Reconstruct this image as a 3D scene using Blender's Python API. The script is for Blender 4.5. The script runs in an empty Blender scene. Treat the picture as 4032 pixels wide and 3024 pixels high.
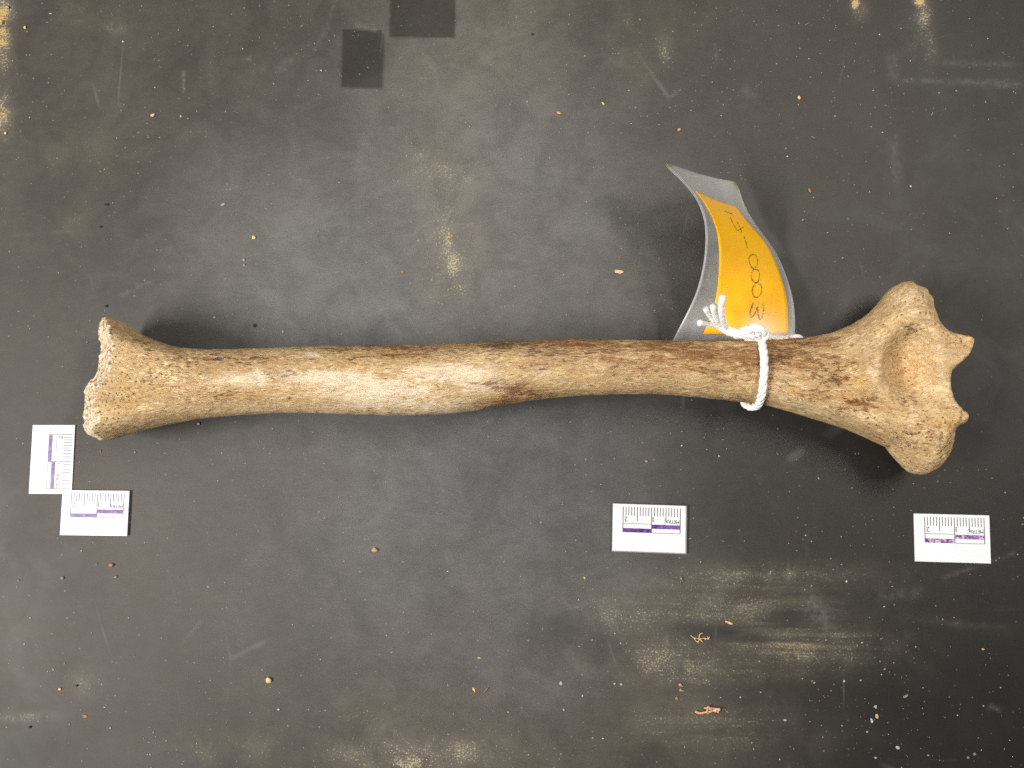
import bpy, bmesh, math, random
import numpy as np
from mathutils import Vector, Matrix

rng = np.random.default_rng(7)
random.seed(7)
CM = 0.01
scene = bpy.context.scene
COL = scene.collection

# ------------------------------------------------------------------ camera
FPX = 3029.0                       # focal length in photograph pixels (4032 wide)
DIST = 27.97 * CM
TX, TY = math.radians(3.0), math.radians(5.4)
nvec = np.array([math.sin(TX), -math.sin(TY), 0.0]); nvec[2] = math.sqrt(1 - nvec[0]**2 - nvec[1]**2)
CAM = nvec * DIST
fwd = -nvec
rgt = np.cross(fwd, [0, 1, 0]); rgt /= np.linalg.norm(rgt)
upv = np.cross(rgt, fwd)
cam_data = bpy.data.cameras.new('camera')
cam_data.sensor_fit = 'HORIZONTAL'; cam_data.sensor_width = 36.0
cam_data.lens = 36.0 * FPX / 4032.0
cam_data.clip_start = 0.01; cam_data.clip_end = 50
cam = bpy.data.objects.new('camera', cam_data); COL.objects.link(cam)
cam.matrix_world = Matrix(((rgt[0], upv[0], -fwd[0], CAM[0]), (rgt[1], upv[1], -fwd[1], CAM[1]),
                           (rgt[2], upv[2], -fwd[2], CAM[2]), (0, 0, 0, 1)))
scene.camera = cam

# ------------------------------------------------------------------ light
world = bpy.data.worlds.new('World'); scene.world = world; world.use_nodes = True
bg = world.node_tree.nodes['Background']
bg.inputs[0].default_value = (1.0, 0.97, 0.93, 1); bg.inputs[1].default_value = 0.06

def area(name, loc, size, power, colour, target=(0, 0, 0.01)):
    l = bpy.data.lights.new(name, 'AREA'); l.shape = 'RECTANGLE'
    l.size, l.size_y = size; l.energy = power; l.color = colour
    o = bpy.data.objects.new(name, l); COL.objects.link(o); o.location = loc
    d = Vector(target) - Vector(loc)
    # keep the long side of the tube along the world's y axis
    z = -d.normalized(); x = Vector((0, 1, 0)).cross(z).normalized(); y = z.cross(x)
    o.matrix_world = Matrix(((x[0], y[0], z[0], loc[0]), (x[1], y[1], z[1], loc[1]), (x[2], y[2], z[2], loc[2]), (0, 0, 0, 1)))
    return o
area('tube_lamp_west', (-0.90, -0.26, 0.78), (0.08, 0.55), 19.5, (1.0, 0.98, 0.95))
area('tube_lamp_east', (0.42, 0.20, 0.60), (0.05, 0.32), 3.8, (1.0, 0.95, 0.88))
area('ceiling_panel', (-0.10, 0.45, 1.45), (0.30, 0.8), 2.4, (0.97, 0.98, 1.0))
scene.view_settings.view_transform = 'Standard'
scene.view_settings.look = 'None'
scene.view_settings.exposure = 0.1
scene.view_settings.gamma = 1.0
scene.render.film_transparent = False
scene.cycles.use_denoising = False
scene.cycles.max_bounces = 5
scene.cycles.use_adaptive_sampling = True
scene.cycles.adaptive_threshold = 0.03
scene.cycles.transparent_max_bounces = 12

# ------------------------------------------------------------------ pixel -> place helpers
def P(x, y, z=0.0):
    """photograph pixel(s) -> world point(s) on the level plane z"""
    x = np.asarray(x, float); y = np.asarray(y, float); z = np.asarray(z, float)
    d = fwd + rgt * ((x - 2016) / FPX)[..., None] + upv * ((1512 - y) / FPX)[..., None]
    t = (z - CAM[2]) / d[..., 2]
    return CAM + d * t[..., None]

def proj(p):
    q = np.asarray(p, float) - CAM
    zc = q @ fwd
    return 2016 + FPX * (q @ rgt) / zc, 1512 - FPX * (q @ upv) / zc

# ------------------------------------------------------------------ object helpers
def link(name, me, parent=None, mat=None, smooth=True):
    o = bpy.data.objects.new(name, me); COL.objects.link(o)
    if mat is not None and len(me.materials) == 0: me.materials.append(mat)
    if smooth and len(me.polygons): me.polygons.foreach_set('use_smooth', np.ones(len(me.polygons), bool))
    if parent is not None: o.parent = parent
    return o

def mesh(name, verts, faces):
    me = bpy.data.meshes.new(name)
    me.from_pydata([tuple(map(float, v)) for v in verts], [], [tuple(map(int, f)) for f in faces])
    me.update(); return me

def mesh_np(name, verts, quads):
    me = bpy.data.meshes.new(name)
    nv, nf = len(verts), len(quads); k = quads.shape[1]
    me.vertices.add(nv); me.vertices.foreach_set('co', np.asarray(verts, np.float32).ravel())
    me.loops.add(nf * k); me.loops.foreach_set('vertex_index', np.asarray(quads, np.int32).ravel())
    me.polygons.add(nf); me.polygons.foreach_set('loop_start', np.arange(0, nf * k, k, dtype=np.int32))
    me.polygons.foreach_set('loop_total', np.full(nf, k, np.int32))
    me.update(); me.validate(); return me

def fattr(me, name, data):
    a = me.attributes.new(name, 'FLOAT', 'POINT'); a.data.foreach_set('value', np.asarray(data, np.float32))

def vattr(me, name, data):
    a = me.attributes.new(name, 'FLOAT_VECTOR', 'POINT'); a.data.foreach_set('vector', np.asarray(data, np.float32).ravel())

def tag(o, label=None, cat=None, group=None, kind=None):
    if label: o['label'] = label
    if cat: o['category'] = cat
    if group: o['group'] = group
    if kind: o['kind'] = kind
    return o

def empty(name, loc):
    o = bpy.data.objects.new(name, None); COL.objects.link(o); o.location = loc
    o.empty_display_size = 0.01
    return o

# value noise in numpy
def _hash(i, j, k, seed):
    h = (i * 374761393 + j * 668265263 + k * 2147483647 + seed * 1274126177) & 0xFFFFFFFF
    h = ((h ^ (h >> 13)) * 1274126177) & 0xFFFFFFFF
    return ((h ^ (h >> 16)) & 0xFFFF) / 65535.0
def vnoise(p, scale, seed=0):
    q = np.asarray(p, float) * scale + 1000.0
    i = np.floor(q).astype(np.int64); f = q - i; f = f * f * (3 - 2 * f)
    out = 0
    for a in (0, 1):
        for b in (0, 1):
            for c in (0, 1):
                w = (f[..., 0] if a else 1 - f[..., 0]) * (f[..., 1] if b else 1 - f[..., 1]) * (f[..., 2] if c else 1 - f[..., 2])
                out = out + w * _hash(i[..., 0] + a, i[..., 1] + b, i[..., 2] + c, seed)
    return out * 2 - 1
def fbm(p, scale, seed=0, oct=3):
    o, a = 0, 1.0
    for k in range(oct):
        o = o + a * vnoise(p, scale * 2 ** k, seed + k); a *= 0.5
    return o
def sstep(a, b, x):
    t = np.clip((x - a) / (b - a), 0, 1); return t * t * (3 - 2 * t)

# node helper
class NT:
    def __init__(s, name):
        s.m = bpy.data.materials.new(name); s.m.use_nodes = True
        s.t = s.m.node_tree; s.n = s.t.nodes; s.l = s.t.links
        s.b = s.n['Principled BSDF']; s.out = s.n['Material Output']
    def new(s, typ, **kw):
        x = s.n.new(typ)
        for k, v in kw.items(): setattr(x, k, v)
        return x
    def con(s, a, b): s.l.new(a, b)
    def put(s, sock, v):
        if isinstance(v, bpy.types.NodeSocket): s.con(v, sock)
        else: sock.default_value = v
    def math(s, op, a, b=0.0, clamp=False):
        x = s.new('ShaderNodeMath', operation=op, use_clamp=clamp)
        s.put(x.inputs[0], a); s.put(x.inputs[1], b); return x.outputs[0]
    def ramp(s, v, lo, hi, a=0.0, b=1.0):
        x = s.new('ShaderNodeMapRange', interpolation_type='SMOOTHSTEP')
        s.put(x.inputs[0], v); x.inputs[1].default_value = lo; x.inputs[2].default_value = hi
        x.inputs[3].default_value = a; x.inputs[4].default_value = b; return x.outputs[0]
    def noise(s, vec, scale, detail=3, rough=0.55, dist=0.0, typ=None):
        x = s.new('ShaderNodeTexNoise'); s.put(x.inputs['Vector'], vec)
        x.inputs['Scale'].default_value = scale; x.inputs['Detail'].default_value = detail
        x.inputs['Roughness'].default_value = rough; x.inputs['Distortion'].default_value = dist
        return x.outputs['Fac']
    def voro(s, vec, scale, feature='F1', rnd=1.0):
        x = s.new('ShaderNodeTexVoronoi', feature=feature); s.put(x.inputs['Vector'], vec)
        x.inputs['Scale'].default_value = scale; x.inputs['Randomness'].default_value = rnd
        return x
    def mapv(s, vec, scale, loc=(0, 0, 0), rot=(0, 0, 0)):
        x = s.new('ShaderNodeMapping'); s.put(x.inputs[0], vec)
        x.inputs['Scale'].default_value = scale; x.inputs['Location'].default_value = loc; x.inputs['Rotation'].default_value = rot
        return x.outputs[0]
    def mix(s, f, a, b, blend='MIX'):
        x = s.new('ShaderNodeMix', data_type='RGBA', blend_type=blend)
        s.put(x.inputs[0], f); s.put(x.inputs[6], a); s.put(x.inputs[7], b); return x.outputs[2]
    def attr(s, name, vec=False):
        x = s.new('ShaderNodeAttribute', attribute_name=name)
        return x.outputs['Vector'] if vec else x.outputs['Fac']
    def objc(s): return s.new('ShaderNodeTexCoord').outputs['Object']
    def bump(s, h, strength, dist, prev=None):
        x = s.new('ShaderNodeBump'); s.put(x.inputs['Height'], h)
        x.inputs['Strength'].default_value = strength; x.inputs['Distance'].default_value = dist
        if prev is not None: s.con(prev, x.inputs['Normal'])
        return x.outputs[0]

def C(r, g, b):
    """sRGB 0-255 -> linear rgba"""
    f = lambda v: v / 12.92 if v <= 0.04045 else ((v + 0.055) / 1.055) ** 2.4
    return (f(r / 255), f(g / 255), f(b / 255), 1)

def simple(name, col, rough=0.6, spec=0.3):
    n = NT(name); n.b.inputs['Base Color'].default_value = col
    n.b.inputs['Roughness'].default_value = rough; n.b.inputs['Specular IOR Level'].default_value = spec
    return n.m

def blobs(px, py, lst, grow=1.0):
    o = np.zeros_like(px)
    for b in lst:
        x, y, rx, ry = b[:4]; w = b[4] if len(b) > 4 else 1.0
        a = math.radians(b[5]) if len(b) > 5 else 0.0
        dx, dy = px - x, py - y
        u = (dx * math.cos(a) + dy * math.sin(a)) / (rx * grow); v = (-dx * math.sin(a) + dy * math.cos(a)) / (ry * grow)
        o = np.maximum(o, w * np.exp(-(u * u + v * v) * 0.9))
    return o

def line_bump(X, Y, a, b, sig):
    ax, ay = a[:2]; bx, by = b[:2]; ex, ey = bx - ax, by - ay; L = ex * ex + ey * ey
    t = np.clip(((X - ax) * ex + (Y - ay) * ey) / L, 0, 1)
    r2 = (X - ax - t * ex) ** 2 + (Y - ay - t * ey) ** 2
    return np.exp(-r2 / (2 * sig * sig))

# ================================================================== TABLE
DUST = [(5, 60, 40, 60, 1.2), (8, 140, 30, 70, 1.3), (12, 230, 28, 50, .8), (10, 390, 34, 70, .9), (14, 450, 36, 60, 1.0), (20, 520, 26, 30, .6),
        (330, 50, 70, 40, .38), (440, 110, 50, 30, .3), (330, 600, 120, 60, .22), (280, 860, 60, 60, .25),
        (1650, 610, 55, 22, .42, 25), (1740, 655, 70, 24, .55, 18), (1840, 710, 60, 22, .48, 25), (1690, 740, 60, 60, .40),
        (1770, 830, 42, 80, .65, 8), (1765, 930, 42, 80, .85), (1785, 1040, 44, 70, .80), (1800, 1140, 46, 70, .55), (1760, 1000, 120, 300, .50), (1740, 700, 150, 90, .42, 15),
        (2478, 95, 24, 28, .75), (2620, 190, 34, 60, .5), (2500, 260, 110, 110, .22),
        (3368, 12, 14, 40, 1.3), (3380, 40, 30, 40, .5), (3622, 5, 22, 20, 1.3), (3636, 70, 30, 70, .62), (3665, 180, 34, 70, .5), (3620, 120, 60, 120, .28),
        (2225, 2375, 30, 12, .7, 35), (2265, 2390, 45, 12, .8), (2305, 2430, 14, 40, .65), (2420, 2400, 150, 80, .25),
        (2670, 2385, 50, 25, .6), (2860, 2440, 45, 10, .8, 12), (2830, 2555, 50, 30, .45),
        (2980, 2280, 430, 60, .55), (2900, 2400, 400, 70, .70), (3120, 2550, 320, 90, .85), (2700, 2600, 330, 90, .75), (2450, 2420, 220, 90, .45), (2800, 2860, 380, 120, .42), (3200, 2420, 60, 50, .45, 60),
        (3740, 2450, 260, 22, .18, 6), (2700, 2900, 260, 90, .26), (2060, 2960, 60, 80, .30, 15),
        (1500, 2960, 260, 50, .50), (1760, 2960, 260, 60, .62), (1450, 2820, 120, 80, .28), (1620, 3010, 200, 40, .8),
        (90, 2820, 120, 24, .5), (60, 2560, 160, 160, .2), (330, 2690, 60, 60, .30), (900, 2960, 420, 60, .25)]
CLEANB = [(2860, 2490, 130, 26, 1.0, 5), (2950, 2510, 90, 24, .9), (2200, 2480, 110, 120, .75), (2330, 2560, 160, 90, .55), (3110, 2420, 110, 34, .8),
          (3350, 2760, 260, 130, .8), (3600, 2900, 300, 200, .6), (2560, 560, 120, 80, .3), (2100, 2900, 200, 120, .3), (150, 2960, 200, 60, .5)]
FILM_SHADE = [(118, 78, 0.40), (240, 990, 0.43), (1180, 905, 0.9), (1890, 560, 1.12), (3540, 708, 0.19), (1500, 1890, 0.83), (315, 2716, 0.5), (1968, 2520, 0.92), (3780, 2835, 0.0), (3000, 300, 0.32), (700, 300, 0.42), (1900, 300, 0.75), (3850, 300, 0.06), (2450, 800, 0.75), (3900, 800, 0.07), (2200, 2450, 0.85), (2200, 2200, 0.6), (700, 2000, 0.55), (2300, 2000, 0.43), (3000, 2000, 0.14), (3350, 2000, 0.07), (3960, 2000, 0.04), (100, 2450, 0.4), (1000, 2450, 0.6), (2500, 2700, 0.29), (3400, 2350, 0.1), (3920, 2450, 0.0), (100, 2900, 0.15), (1000, 2900, 0.26), (1700, 2800, 0.49), (2400, 2900, 0.32), (2950, 2750, 0.22), (3350, 2800, 0.05), (3950, 2950, 0.0), (1200, 100, 0.36), (2500, 200, 0.35), (300, 500, 0.38), (1200, 2200, 0.77), (200, 1600, 0.38), (3300, 300, 0.21), (2000, 1050, 0.9), (3300, 1000, 0.2), (2900, 1000, 0.3)]  # dust film, with light falloff and lower-right shade painted into its values
def film_shade_map(px, py):
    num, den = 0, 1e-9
    for x, y, v in FILM_SHADE:
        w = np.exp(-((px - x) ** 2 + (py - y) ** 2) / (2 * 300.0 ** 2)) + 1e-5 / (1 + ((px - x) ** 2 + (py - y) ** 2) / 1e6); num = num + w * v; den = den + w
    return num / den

def build_table():
    xs = np.concatenate([np.linspace(-0.9, -0.262, 24)[:-1], np.linspace(-0.262, 0.262, 700), np.linspace(0.262, 0.9, 24)[1:]])
    ys = np.concatenate([np.linspace(-0.65, -0.21, 18)[:-1], np.linspace(-0.21, 0.21, 560), np.linspace(0.21, 0.65, 18)[1:]])
    nx, ny = len(xs), len(ys)
    X, Y = np.meshgrid(xs, ys, indexing='ij')
    V = np.stack([X, Y, np.zeros_like(X)], -1).reshape(-1, 3)
    I = np.arange(nx * ny).reshape(nx, ny)
    Q = np.stack([I[:-1, :-1], I[1:, :-1], I[1:, 1:], I[:-1, 1:]], -1).reshape(-1, 4)
    # the slab under the top sheet
    b0 = len(V); z0, z1 = -0.0004, -0.032
    x0, x1, y0, y1 = xs[0], xs[-1], ys[0], ys[-1]
    B = [(x0, y0, z0), (x1, y0, z0), (x1, y1, z0), (x0, y1, z0), (x0, y0, z1), (x1, y0, z1), (x1, y1, z1), (x0, y1, z1)]
    V = np.concatenate([V, np.array(B)])
    Q = np.concatenate([Q, b0 + np.array([[0, 1, 5, 4], [1, 2, 6, 5], [2, 3, 7, 6], [3, 0, 4, 7], [7, 6, 5, 4]])])
    px, py = proj(V)
    px = np.clip(px, -1500, 5600); py = np.clip(py, -1500, 4600)
    clean = np.clip(blobs(px, py, CLEANB), 0, 1)
    def rect(cx, cy, w, h, a, s=5):
        a = math.radians(a); dx, dy = px - cx, py - cy
        u = np.abs(dx * math.cos(a) + dy * math.sin(a)); v = np.abs(-dx * math.sin(a) + dy * math.cos(a))
        return sstep(w / 2 + s, w / 2 - s, u) * sstep(h / 2 + s, h / 2 - s, v)
    bare = np.maximum(rect(1428, 232, 166, 232, 1.5), rect(1664, 60, 258, 176, 1.0))
    bare = np.clip(bare, 0, 1)
    dust = blobs(px, py, DUST) * (1 - 0.75 * clean) * (1 - 0.8 * bare)
    film_shade = film_shade_map(px, py) * 1.05 * (1 - 0.55 * clean) * (1 - 0.66 * bare)
    me = mesh_np('table_top', V, Q)
    fattr(me, 'dust', np.clip(dust, 0, 1.3)); fattr(me, 'film_shade', film_shade)
    fattr(me, 'warm', np.clip(((px - 1900) / 1700) ** 2 + ((py - 1500) / 1600) ** 2, 0, 1))
    fattr(me, 'drag', np.clip(blobs(px, py, [(3050, 2450, 520, 260, 1.0), (2800, 2880, 500, 140, .7), (3750, 2450, 300, 80, .6)]), 0, 1))
    SM = [((722, 285), (724, 361), 4, 1.), ((480, 1160), (600, 1108), 6, .5), ((1320, 0), (1285, 110), 5, .5), ((1285, 110), (1240, 190), 9, .35), ((1400, 100), (1510, 125), 6, .7), ((1300, 1230), (1345, 1300), 10, .5),
          ((1345, 1300), (1362, 1345), 8, .45), ((1500, 1215), (1545, 1290), 10, .55), ((1545, 1290), (1590, 1330), 14, .7), ((1160, 690), (1225, 740), 14, .35), ((3720, 248), (3990, 256), 8, .4), ((3560, 318), (3800, 322), 9, .4), ((3800, 322), (4010, 335), 10, .5),
          ((3990, 2180), (3880, 2215), 6, .4), ((3880, 2215), (3720, 2275), 7, .4), ((3200, 2370), (3240, 2440), 26, .7), ((3240, 2440), (3290, 2500), 14, .6), ((3480, 2350), (3620, 2330), 16, .35), ((2815, 175), (2820, 245), 4, .5), ((3520, 560), (3530, 700), 18, .35),
          ((3510, 230), (3520, 300), 20, .35), ((2930, 350), (2960, 370), 14, .4), ((1690, 255), (1800, 262), 6, .5), ((2010, 600), (2080, 500), 14, .35), ((1900, 640), (1940, 620), 6, .4), ((1950, 800), (1960, 840), 5, .5), ((1985, 830), (2010, 880), 6, .35), ((1500, 1030), (1515, 1020), 18, .5), ((1450, 2870), (1560, 2880), 6, .5), ((1510, 2865), (1600, 2920), 8, .5),
          ((3900, 2785), (3930, 2795), 8, .6), ((2180, 1700), (2180, 1960), 8, .2), ((1180, 2010), (1200, 2060), 10, .3), ((3180, 2100), (3180, 2200), 6, .2), ((2250, 2610), (2330, 2640), 30, .25), ((1620, 2310), (1680, 2330), 4, .4), ((2050, 2270), (2080, 2300), 14, .3), ((1100, 270), (1140, 240), 14, .4), ((960, 235), (985, 232), 8, .7), ((1000, 275), (1030, 272), 12, .4)]
    smear = np.zeros(len(V))
    for a_, b_, w_, k_ in SM: smear = np.maximum(smear, 0.4 * k_ * line_bump(px, py, a_, b_, w_))
    fattr(me, 'smear', smear)
    n = NT('black_bench_top'); co = n.objc()
    dust_a, film_shade_a, drag = n.attr('dust'), n.attr('film_shade'), n.attr('drag')
    cloud = n.noise(co, 16, 5, 0.62, 0.5)
    cloud2 = n.noise(co, 55, 5, 0.65, 0.8)
    grain = n.noise(co, 2300, 2, 0.7)
    fine = n.noise(co, 3200, 1, 0.5)
    f = n.math('MULTIPLY', film_shade_a, n.ramp(cloud, 0.25, 0.75, 0.85, 1.10))
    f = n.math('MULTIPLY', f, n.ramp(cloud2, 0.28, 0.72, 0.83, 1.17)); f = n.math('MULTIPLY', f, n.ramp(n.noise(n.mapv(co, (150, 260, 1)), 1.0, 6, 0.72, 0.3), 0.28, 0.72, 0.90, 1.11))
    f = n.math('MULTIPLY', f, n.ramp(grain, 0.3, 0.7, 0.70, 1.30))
    base = n.mix(cloud2, C(25, 24, 22), C(30, 28, 26))
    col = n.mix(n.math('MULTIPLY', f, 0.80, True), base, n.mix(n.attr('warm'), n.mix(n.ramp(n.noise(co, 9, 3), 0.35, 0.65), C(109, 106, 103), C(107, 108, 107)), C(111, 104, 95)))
    # wiping streaks in the drag zone, faint elsewhere
    st = n.noise(n.mapv(co, (14, 260, 1), (0, 0, 0), (0, 0, math.radians(-1.5))), 1.0, 5, 0.7)
    st2 = n.noise(n.mapv(co, (10, 120, 1), (3, 1, 0), (0, 0, math.radians(82))), 1.0, 4, 0.7)
    dd = n.math('MULTIPLY', dust_a, n.mix(drag, (1, 1, 1, 1), n.ramp(st, 0.38, 0.62, 0.35, 1.35)))
    clump = n.noise(co, 75, 7, 0.72, 0.6)
    dd = n.math('MULTIPLY', dd, n.mix(drag, n.ramp(clump, 0.36, 0.64, 0.25, 1.45), n.ramp(clump, 0.34, 0.60, 0.65, 1.15)))
    # tan dust: coverage = soft veil + grains
    veil = n.math('MULTIPLY', dd, n.mix(drag, n.ramp(cloud2, 0.3, 0.7, 0.40, 0.80), n.ramp(cloud2, 0.3, 0.7, 0.60, 0.85)), True)
    col = n.mix(n.math('MULTIPLY', veil, 0.70, True), col, n.mix(drag, C(134, 125, 106), C(106, 98, 84)))
    thr = n.math('SUBTRACT', n.noise(co, 1500, 3, 0.7), n.math('SUBTRACT', 0.66, n.math('MULTIPLY', dd, 0.20)))
    g = n.math('MULTIPLY', n.ramp(thr, 0.0, 0.09), n.math('MULTIPLY', n.ramp(dust_a, 0.05, 0.3), n.math('SUBTRACT', 1.0, n.math('MULTIPLY', drag, 0.75))), True)
    col = n.mix(g, col, n.mix(n.ramp(dust_a, 0.6, 1.1), n.mix(fine, C(146, 138, 116), C(180, 170, 144)), C(180, 150, 90)))
    # pale dust specks everywhere
    v = n.voro(co, 520); sp = n.math('MULTIPLY', n.ramp(v.outputs['Distance'], 0.16, 0.08), n.ramp(v.outputs['Color'], 0.72, 0.78))
    sp = n.math('MULTIPLY', sp, n.ramp(n.noise(co, 45, 3), 0.38, 0.62), True)
    col = n.mix(n.math('MULTIPLY', sp, 0.7), col, C(160, 155, 146))
    # faint scratches: thin rubbed lines
    sc = n.voro(n.mapv(co, (26, 9, 1), (1, 2, 0), (0, 0, 0.5)), 1.0, 'DISTANCE_TO_EDGE')
    sm = n.math('MULTIPLY', n.ramp(sc.outputs['Distance'], 0.012, 0.0), n.ramp(n.noise(co, 28, 3), 0.56, 0.70))
    col = n.mix(n.math('MULTIPLY', sm, 0.16), col, C(150, 148, 146))
    col = n.mix(n.math('MULTIPLY', n.attr('smear'), n.ramp(n.noise(co, 420, 5, 0.7), 0.38, 0.66, 0.1, 0.75), True), col, C(150, 147, 142))
    sv = n.math('MULTIPLY', n.ramp(st2, 0.64, 0.80), n.ramp(cloud, 0.5, 0.65))
    col = n.mix(n.math('MULTIPLY', sv, 0.22), col, C(150, 146, 140))
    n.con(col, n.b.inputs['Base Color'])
    n.con(n.math('ADD', n.ramp(cloud2, 0.3, 0.7, 0.50, 0.60), n.math('MULTIPLY', f, 0.12)), n.b.inputs['Roughness'])
    n.b.inputs['Specular IOR Level'].default_value = 0.28
    h = n.math('ADD', n.math('MULTIPLY', grain, 0.4), n.math('MULTIPLY', g, 1.2))
    n.con(n.bump(h, 0.2, 0.00025), n.b.inputs['Normal'])
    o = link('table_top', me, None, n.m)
    tag(o, 'matte black bench top dusted with pale grit', None, None, 'structure')
    return o
build_table()

# ================================================================== BONE
def Z(pts, ox, oy, f): return [(ox + x / f, oy + y / f) for x, y in pts]
A_top = Z([(395, 228), (450, 232), (520, 270), (580, 320), (650, 360), (740, 400), (850, 440), (950, 470), (1050, 488), (1200, 498), (1350, 502), (1500, 498), (1700, 492), (1860, 488)], 250, 1150, 2.212)
B_top = Z([(0, 262), (200, 255), (400, 250), (600, 250), (800, 246), (1000, 245), (1200, 243), (1400, 240), (1600, 230), (1750, 222)], 1100, 1250, 2.212)
C_top = Z([(0, 222), (200, 212), (400, 202), (600, 194), (800, 190), (1000, 190), (1200, 196), (1400, 200), (1700, 205)], 1900, 1250, 2.212)
D_top = Z([(0, 540), (200, 540), (400, 535), (600, 530), (750, 525), (870, 515), (960, 500), (1050, 480), (1120, 455), (1200, 420), (1280, 375), (1340, 330), (1400, 265), (1450, 200), (1500, 150), (1560, 118), (1620, 108)], 2700, 1050, 1.8433)
D_end = Z([(1690, 115), (1740, 130), (1775, 150), (1782, 185), (1800, 205), (1820, 240), (1825, 290), (1845, 340), (1860, 395), (1885, 440), (1928, 468), (1990, 486), (2048, 488), (2078, 508), (2093, 542), (2084, 596), (2062, 652), (2006, 703), (1952, 738), (1920, 770), (1905, 830), (1912, 900), (1930, 960), (1972, 1006), (1998, 1030), (2032, 1048), (2046, 1076), (2042, 1122), (2016, 1152), (1980, 1166), (1966, 1182), (1965, 1200), (1968, 1260), (1950, 1330), (1920, 1390), (1885, 1440), (1840, 1480), (1780, 1508)], 2700, 1050, 1.8433)
D_bot = Z([(0, 940), (150, 953), (300, 970), (440, 985), (540, 995), (600, 1005), (700, 1035), (800, 1065), (900, 1095), (1020, 1130), (1130, 1165), (1230, 1205), (1330, 1250), (1420, 1290), (1465, 1310), (1490, 1345), (1530, 1395), (1580, 1450), (1630, 1495), (1700, 1510)], 2700, 1050, 1.8433)
C_bot = Z([(0, 800), (100, 782), (250, 755), (430, 722), (600, 702), (800, 685), (1000, 675), (1150, 668), (1300, 666), (1500, 666), (1700, 674)], 1900, 1250, 2.212)
B_bot = Z([(0, 832), (200, 832), (400, 838), (600, 843), (800, 849), (1000, 852), (1200, 852), (1400, 845), (1500, 835), (1700, 812)], 1100, 1250, 2.212)
A_bot = Z([(330, 1290), (440, 1272), (500, 1250), (600, 1220), (700, 1195), (850, 1160), (1000, 1130), (1200, 1102), (1400, 1082), (1600, 1068), (1800, 1058)], 250, 1150, 2.212)
A_left = Z([(385, 225), (360, 280), (342, 330), (335, 385), (350, 430), (360, 470), (358, 540), (345, 620), (330, 700), (318, 730), (300, 765), (240, 815), (225, 860), (212, 930), (208, 1000), (205, 1080), (210, 1150), (186, 1160), (202, 1195), (215, 1220), (240, 1248), (300, 1266), (350, 1278)], 250, 1150, 2.212)
A_rim = Z([(430, 232), (430, 290), (395, 340), (402, 400), (440, 480), (455, 560), (440, 640), (420, 720), (380, 750), (330, 800), (302, 880), (280, 960), (282, 1050), (292, 1130), (305, 1200), (350, 1255)], 250, 1150, 2.212)
top_px = A_top + B_top + C_top + D_top
bot_px = A_bot + B_bot + C_bot + D_bot

# stations along the bone (photo x): axis height, half thickness up and down, in cm
ST_X  = [330, 450, 600, 800, 1200, 1700, 2200, 2700, 3000, 3200, 3400, 3600, 3800]
ST_ZM = [1.85, 1.85, 1.95, 2.0, 1.95, 1.85, 1.75, 1.6, 1.5, 1.45, 1.40, 1.35, 1.35]
ST_TU = [1.45, 1.42, 1.32, 1.22, 1.15, 1.20, 1.10, 1.05, 1.00, 0.98, 1.02, 1.12, 0.95]
ST_TD = [1.85, 1.75, 1.45, 1.20, 1.15, 1.20, 1.10, 1.02, 0.98, 0.95, 1.00, 1.20, 1.34]

def zm_px(x): return np.interp(x, ST_X, ST_ZM) * CM
def PW(pts):
    a = np.array(pts); return P(a[:, 0], a[:, 1], zm_px(a[:, 0]))
topW, botW = PW(top_px), PW(bot_px)
_e = np.array(D_end)
_lip = np.exp(-((_e[:, 0] - 3815) ** 2 + (_e[:, 1] - 1345) ** 2) / (2 * 70 ** 2)) + np.exp(-((_e[:, 0] - 3795) ** 2 + (_e[:, 1] - 1635) ** 2) / (2 * 55 ** 2))
endW = P(_e[:, 0], _e[:, 1], zm_px(_e[:, 0]) + 0.0045 + 0.0042 * _lip)

def seg_dist(X, Y, poly):
    """signed distance, positive inside"""
    d2 = np.full(X.shape, 1e9); ins = np.zeros(X.shape, bool)
    n = len(poly)
    for i in range(n):
        ax, ay = poly[i][:2]; bx, by = poly[(i + 1) % n][:2]
        ex, ey = bx - ax, by - ay; L = ex * ex + ey * ey + 1e-18
        t = np.clip(((X - ax) * ex + (Y - ay) * ey) / L, 0, 1)
        d2 = np.minimum(d2, (X - ax - t * ex) ** 2 + (Y - ay - t * ey) ** 2)
        if ay != by:
            ins ^= ((ay > Y) != (by > Y)) & (X < (bx - ax) * (Y - ay) / (by - ay) + ax)
    d = np.sqrt(d2); return np.where(ins, d, -d)

def blur(a, k):
    for ax in (0, 1):
        for _ in range(2):
            c = np.cumsum(np.pad(a, [(k + 1, k) if i == ax else (0, 0) for i in (0, 1)], mode='edge'), axis=ax)
            n = 2 * k + 1
            a = (np.take(c, range(n, c.shape[ax]), ax) - np.take(c, range(0, c.shape[ax] - n), ax)) / n
    return a

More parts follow.
